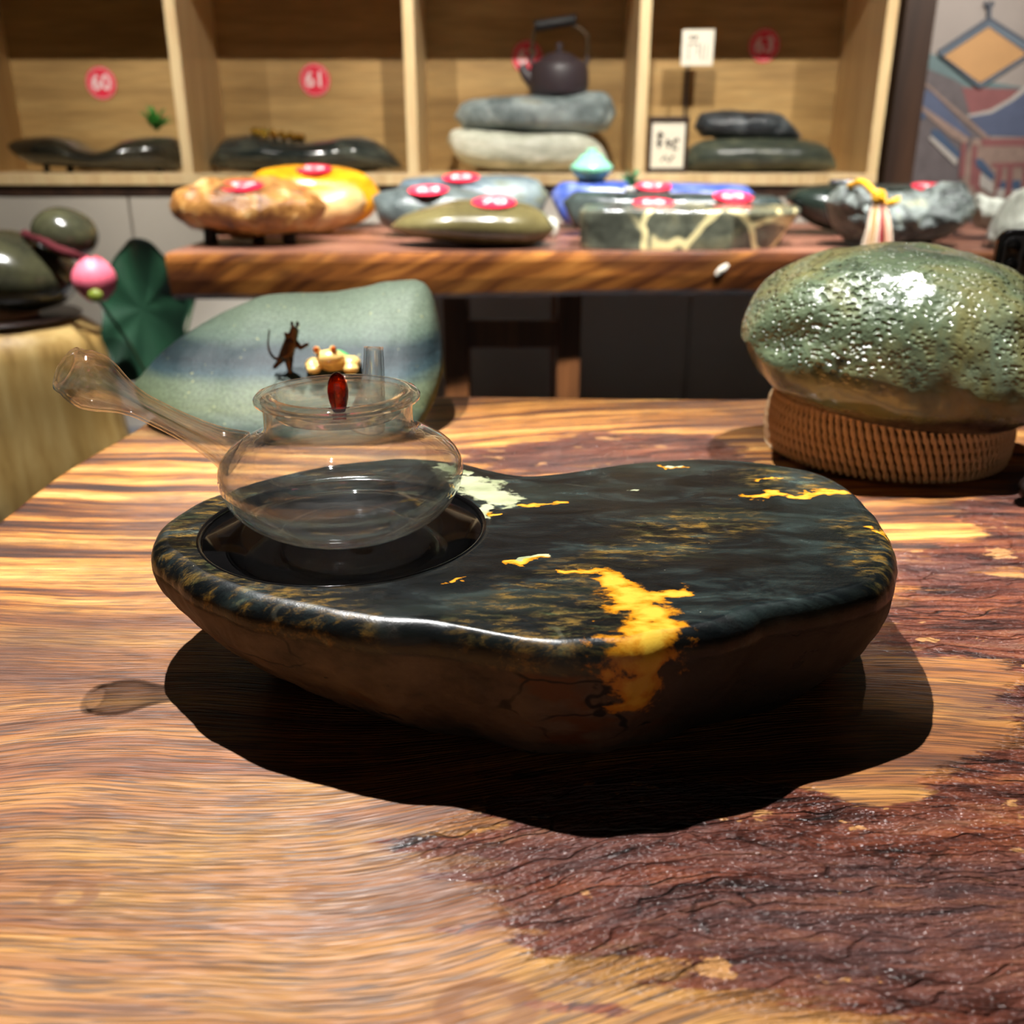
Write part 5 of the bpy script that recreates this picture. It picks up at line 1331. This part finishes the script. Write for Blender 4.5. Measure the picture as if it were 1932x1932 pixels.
ppoly('printed_roof', [(1735,100),(1790,110),(1840,150),(1932,165),(2000,160),(2000,185),(1850,182),(1800,150),(1730,128)], 'teal')
ppoly('printed_wall', [(1815,165),(1990,170),(1990,205),(1830,215)], 'red')
ppoly('printed_roof', [(1826,218),(1870,210),(1910,190),(1940,168),(2000,120),(2000,260),(1860,256)], 'blue')
ppoly('printed_ridge', [(1824,217),(1868,207),(1905,186),(1938,158),(1944,166),(1908,192),(1870,214),(1826,221)], 'pale')
ppoly('printed_roof', [(1725,165),(1760,175),(1835,258),(1800,258),(1720,198)], 'blue')
ppoly('printed_ridge', [(1728,140),(1745,155),(1870,262),(1858,262),(1760,175),(1728,158)], 'ochre')
ppoly('printed_ridge', [(1725,195),(1740,200),(1830,262),(1820,272),(1790,255),(1725,205)], 'ochre')
ppoly('printed_roof', [(1722,205),(1745,215),(1745,225),(1722,222)], 'deep')
ppoly('printed_roof', [(1757,243),(1772,246),(1812,290),(1806,300),(1757,256)], 'deep')
ppoly('printed_eave', [(1756,256),(1806,300),(1802,312),(1752,262)], 'pale')
ppoly('printed_gallery', [(1835,262),(1990,262),(1990,380),(1805,380),(1820,300)], 'ochre')
ppoly('printed_beam', [(1850,262),(1990,260),(1990,276),(1850,276)], 'red')
ppoly('printed_beam', [(1870,308),(1990,304),(1990,314),(1870,316)], 'red')
for (u0, u1, v0, v1) in ((1808,1818,270,335),(1828,1838,274,350),(1836,1848,316,360),(1875,1886,310,372),(1895,1905,310,374),(1925,1935,310,370)):
    ppoly('printed_column', [(u0+5,v0),(u1+5,v0),(u1,v1),(u0,v1)], 'red')
ppoly('printed_roof', [(1838,300),(1850,300),(1875,330),(1870,344),(1840,312)], 'deep')
ppoly('printed_eave', [(1848,325),(1872,344),(1870,366),(1846,350)], 'pale')
ppoly('printed_window', [(1908,340),(1924,340),(1922,358),(1906,358)], 'deep')
ppoly('printed_window', [(1886,342),(1896,342),(1894,358),(1884,358)], 'deep')
ppoly('printed_window', [(1880,356),(1893,356),(1890,374),(1876,374)], 'pale')
ppoly('printed_window', [(1907,358),(1918,358),(1914,376),(1903,376)], 'pale')
ppoly('printed_gable_border', [(1864,34),(1945,88),(1945,102),(1846,166),(1770,104),(1768,96)], 'slate')
ppoly('printed_gable_line', [(1864,32),(1945,84),(1945,90),(1864,42),(1770,102),(1768,96)], 'line')
ppoly('printed_gable_line', [(1862,48),(1940,101),(1846,160),(1772,106)], 'line')
ppoly('printed_gable', [(1862,52),(1934,102),(1846,157),(1778,107)], 'gold')
ppoly('printed_finial', [(1861,14),(1867,14),(1867,36),(1861,36)], 'line')
a_px = [(1858,2),(1855,8),(1861,16),(1867,16),(1873,8),(1870,2),(1867,3),(1868,8),(1864,12),(1860,8),(1861,3)]
ppoly('printed_finial', a_px, 'line')

# ------------------------------------------------------------------ log stump, gourd stone and lotus at left
SY = 2.62
st_r = W(232, 850, SY)[0]; scx = st_r-0.27
stump_top = float(W(60, 604, SY)[2])
M['stump_wood'] = None
t = NT('stump_wood'); P = t.obj()
n = t.noise(t.scale(P, (16, 16, 1.4)), 1.0, 5, 0.62, 0.3)
col = t.ramp(n, [(0.3, lin((128, 94, 44))), (0.45, lin((182, 146, 82))), (0.62, lin((208, 176, 112)))])
st = t.sstep(t.noise(t.scale(P, (7, 7, 5)), 1.0, 4), 0.58, 0.70)
col = t.mix(t.math('MULTIPLY', st, 0.6), col, lin((112, 88, 48)))
t.set(Base_Color=col, Roughness=0.5, Normal=t.bump(n, 0.5, 0.01)); M['stump_wood'] = t.m
stp = thing('log_stump', 'pale peeled log stump stool at the left edge', 'stump', (scx, SY, FLOOR))
H_ = stump_top-FLOOR
prs = [(0.0001, 0), (0.262, 0), (0.272, 0.02)]+[(0.270-0.030*(q**1.5)+0.004*math.sin(q*9), 0.02+(H_-0.06)*q) for q in np.linspace(0.05, 1, 14)]+[(0.212, H_-0.015), (0.19, H_), (0.0001, H_)]
V, F = lathe(prs, (scx, SY, FLOOR), 72)
ang = np.arctan2(V[:, 1]-SY, V[:, 0]-scx); k = 1+0.035*np.sin(3*ang+0.5)+0.02*np.sin(7*ang)
V[:, 0] = scx+(V[:, 0]-scx)*k; V[:, 1] = SY+(V[:, 1]-SY)*k
mesh('trunk', V, F, M['stump_wood'], stp)
dk_ = mesh('dark_tray', *lathe([(0.0001, stump_top), (0.19, stump_top), (0.205, stump_top+0.012), (0.20, stump_top+0.016), (0.0001, stump_top+0.008)], (scx-0.005, SY, 0), 56), M['frame_dark'], None, loc=(scx-0.005, SY, stump_top))
dk_.name = 'round_tray'; setp(dk_, 'thin dark round tray on the log stump', 'tray')
ztr = stump_top+0.008
gr = thing('woven_ring', 'small woven ring under the gourd-shaped stone on the stump', 'stand', (scx-0.06, SY, ztr))
ps = []
for j in range(3):
    for ph in (0, math.pi):
        a = np.linspace(0, 2*math.pi, 240, endpoint=False); kk = a*30+ph
        r = 0.135+0.006*np.cos(kk)-0.004*j; z = ztr+0.012+0.017*j+0.006*np.sin(kk)
        V, F = tube(np.stack([scx-0.06+r*np.cos(a), SY+r*np.sin(a), z], -1), 0.006, 6, closed=True); mesh('braid', V, F, M['rope'], gr)
M['gourd_stone'] = stone_mat('gourd_stone', [(40, 40, 30), (62, 62, 46), (84, 82, 56)], 4, rough=0.2, bump=0.05, coat=0.4)
gy = SY
g = thing('gourd_stone', 'dark olive gourd-shaped stone with a red cord round its waist on the stump', 'stone', (scx-0.06, gy, ztr+0.03))
low_t = [(-190,540),(-170,490),(-120,455),(-60,440),(0,434),(45,446),(95,472),(135,500),(152,530)]
low_b = [(-190,550),(-150,582),(-80,592),(0,594),(60,590),(110,578),(140,556),(152,540)]
boulder('', '', '', M['gourd_stone'], body='lower_bulb', as_part=g, topl=low_t, botl=low_b, y=gy, d=0.16, noise=((0.006, 5, 2),), seed=71, e=0.95, endr=0.12)
c = W(124, 440, gy-0.02); rr_ = (W(182, 440, gy)[0]-W(66, 440, gy)[0])/2
V, F = icos(c, (rr_, rr_*0.95, rr_*0.80), 4); V = V+0.006*fbm(V, 7, 2, 4)[:, None]*[1, 1, 1]
ca, sa = math.cos(0.25), math.sin(0.25); d_ = V-c; V = c+np.stack([d_[:, 0]*ca+d_[:, 2]*sa, d_[:, 1], -d_[:, 0]*sa+d_[:, 2]*ca], -1)
mesh('upper_bulb', V, np.array(F), M['gourd_stone'], g)
M['red_cord'] = plain('red_cord', (92, 10, 22), 0.85)
wv = []
for ph in (0, math.pi/2*1.33, math.pi/2*2.66):
    base = smoothpath([W(44, 440, gy-0.02), W(75, 452, gy-0.085), W(110, 470, gy-0.115), W(140, 481, gy-0.105), W(168, 492, gy-0.06)], 90)
    kk = np.linspace(0, 2*math.pi*14, 90)+ph
    base = base+0.0055*np.stack([0.25*np.cos(kk), np.sin(kk), np.cos(kk)], -1)
    V, F = tube(base, 0.0065, 6); mesh('cord_strand', V, F, M['red_cord'], g, label='twisted dark red cord')

LY = 2.50
lp_ = thing('lotus_bouquet', 'artificial lotus with a big dark green leaf and pink buds beside the long table', 'plant', (-0.93, LY, FLOOR))
M['lotus_leaf'] = None
t = NT('lotus_leaf'); P = t.attr('uvp')
vein = t.math('ABSOLUTE', t.math('SINE', t.math('MULTIPLY', P[0], 9*math.pi)))
vm = t.math('SUBTRACT', 1.0, t.sstep(vein, 0.0, 0.12))
n = t.noise(t.obj(), 14, 4)
col = t.mix(n, lin((12, 44, 28)), lin((26, 66, 42)))
col = t.mix(t.math('MULTIPLY', vm, 0.1), col, lin((60, 100, 70)))
t.set(Base_Color=col, Roughness=0.5); M['lotus_leaf'] = t.m
lc = W(268, 585, LY); nr_, na = 14, 96
V = []; A_ = []
for layer in (0, 1):
    for i in range(nr_):
        q = (i+0.02)/(nr_-1)
        for j in range(na):
            a = 2*math.pi*j/na
            rx = 0.108*(1+0.06*math.sin(5*a)+0.05*math.sin(9*a+1)); rz = 0.178*(1+0.04*math.sin(4*a+2))
            yy = 0.035*q*q*math.cos(2*a+0.6)+0.010*q*q*math.sin(7*a)+0.03*q*math.cos(a)
            V.append((lc[0]+rx*q*math.cos(a)+0.02*math.sin(a)*q, LY+yy+layer*0.0015, lc[2]+rz*q*math.sin(a))); A_.append((j/na, q, 0))
V = np.array(V); F1 = grid_faces(nr_, na, False, True); F2 = F1[:, ::-1]+nr_*na
edge = np.array([[(nr_-1)*na+j, (nr_-1)*na+(j+1) % na, nr_*na+(nr_-1)*na+(j+1) % na, nr_*na+(nr_-1)*na+j] for j in range(na)])
mesh('leaf', V, np.concatenate([F1, F2, edge]), M['lotus_leaf'], lp_, attrs={'uvp': np.array(A_)})
M['lotus_stem'] = plain('lotus_stem', (52, 70, 40), 0.6)
vase_top = -0.42
vx = -0.93
t = NT('lotus_pink'); z = t.sep(t.obj())[2]; n = t.noise(t.obj(), 20, 3)
t.set(Base_Color=t.mix(n, lin((222, 70, 100)), lin((246, 140, 156))), Roughness=0.5); M['lotus_pink'] = t.m
M['lotus_magenta'] = plain('lotus_magenta', (176, 24, 74), 0.5); M['bud_green'] = plain('bud_green', (128, 140, 44), 0.5)
def petal(c, r, h, a, open_, mat, bud):
    V = []
    for i in range(9):
        s = i/8; w_ = math.sin(math.pi*(0.08+0.90*s))**0.7
        for j in range(7):
            q = (j-3)/3; ang_ = a+q*0.95*w_
            rr = r*(math.sin(math.pi*(0.10+0.82*s))**0.8)*(1+open_*s)
            V.append((c[0]+rr*math.cos(ang_), c[1]+rr*math.sin(ang_), c[2]-h*0.5+h*s))
    V = np.array(V); Vb = V.copy(); ctr = np.array([c[0], c[1], 0]); dv = (V-ctr); dv[:, 2] = 0; Vb = V-dv*0.04
    F1 = grid_faces(9, 7); F2 = F1[:, ::-1]+63
    mesh('petal', np.concatenate([V, Vb]), np.concatenate([F1, F2]), mat, bud)
def bud(u, v, y, r, h, openn, mat, tip=True):
    c = W(u, v, y)
    V, F = icos(c, (r*0.86, r*0.86, h*0.46), 3); b = mesh('bud', V, np.array(F), mat, lp_)
    for k in range(6): petal(c, r, h, k*1.05+0.3, openn, mat, b)
    pts = smoothpath([c-[0, 0, h*0.45], c*0.55+np.array([vx, LY, vase_top])*0.45+[0, 0, -0.02], (vx, LY, vase_top-0.05)], 20)
    V, F = tube(pts, 0.004, 8); mesh('stem', V, F, M['lotus_stem'], lp_)
    return c, b
c, b = bud(178, 526, 2.36, 0.052, 0.106, 0.0, M['lotus_pink'])
V, F = icos(c+[0.016, -0.044, -0.034], (0.018, 0.010, 0.016), 3); mesh('sepal', V, np.array(F), M['bud_green'], b)
bud(366, 536, 2.63, 0.032, 0.062, 0.35, M['lotus_pink'])
bud(318, 640, 2.60, 0.026, 0.10, 0.2, M['lotus_magenta'])
V, F = tube(smoothpath([lc+[0, 0.012, -0.02], (lc[0]+0.01, LY+0.03, lc[2]-0.16), (vx, LY, vase_top-0.05)], 20), 0.005, 8); mesh('stem', V, F, M['lotus_stem'], lp_)
M['vase'] = plain('vase_glaze', (84, 92, 84), 0.25)
V, F = lathe([(0.0001, 0), (0.06, 0), (0.075, 0.04), (0.082, 0.13), (0.06, 0.24), (0.036, 0.30), (0.042, vase_top-FLOOR), (0.036, vase_top-FLOOR), (0.030, 0.30), (0.0001, 0.28)], (vx, LY, FLOOR), 40)
mesh('vase', V, F, M['vase'], lp_)
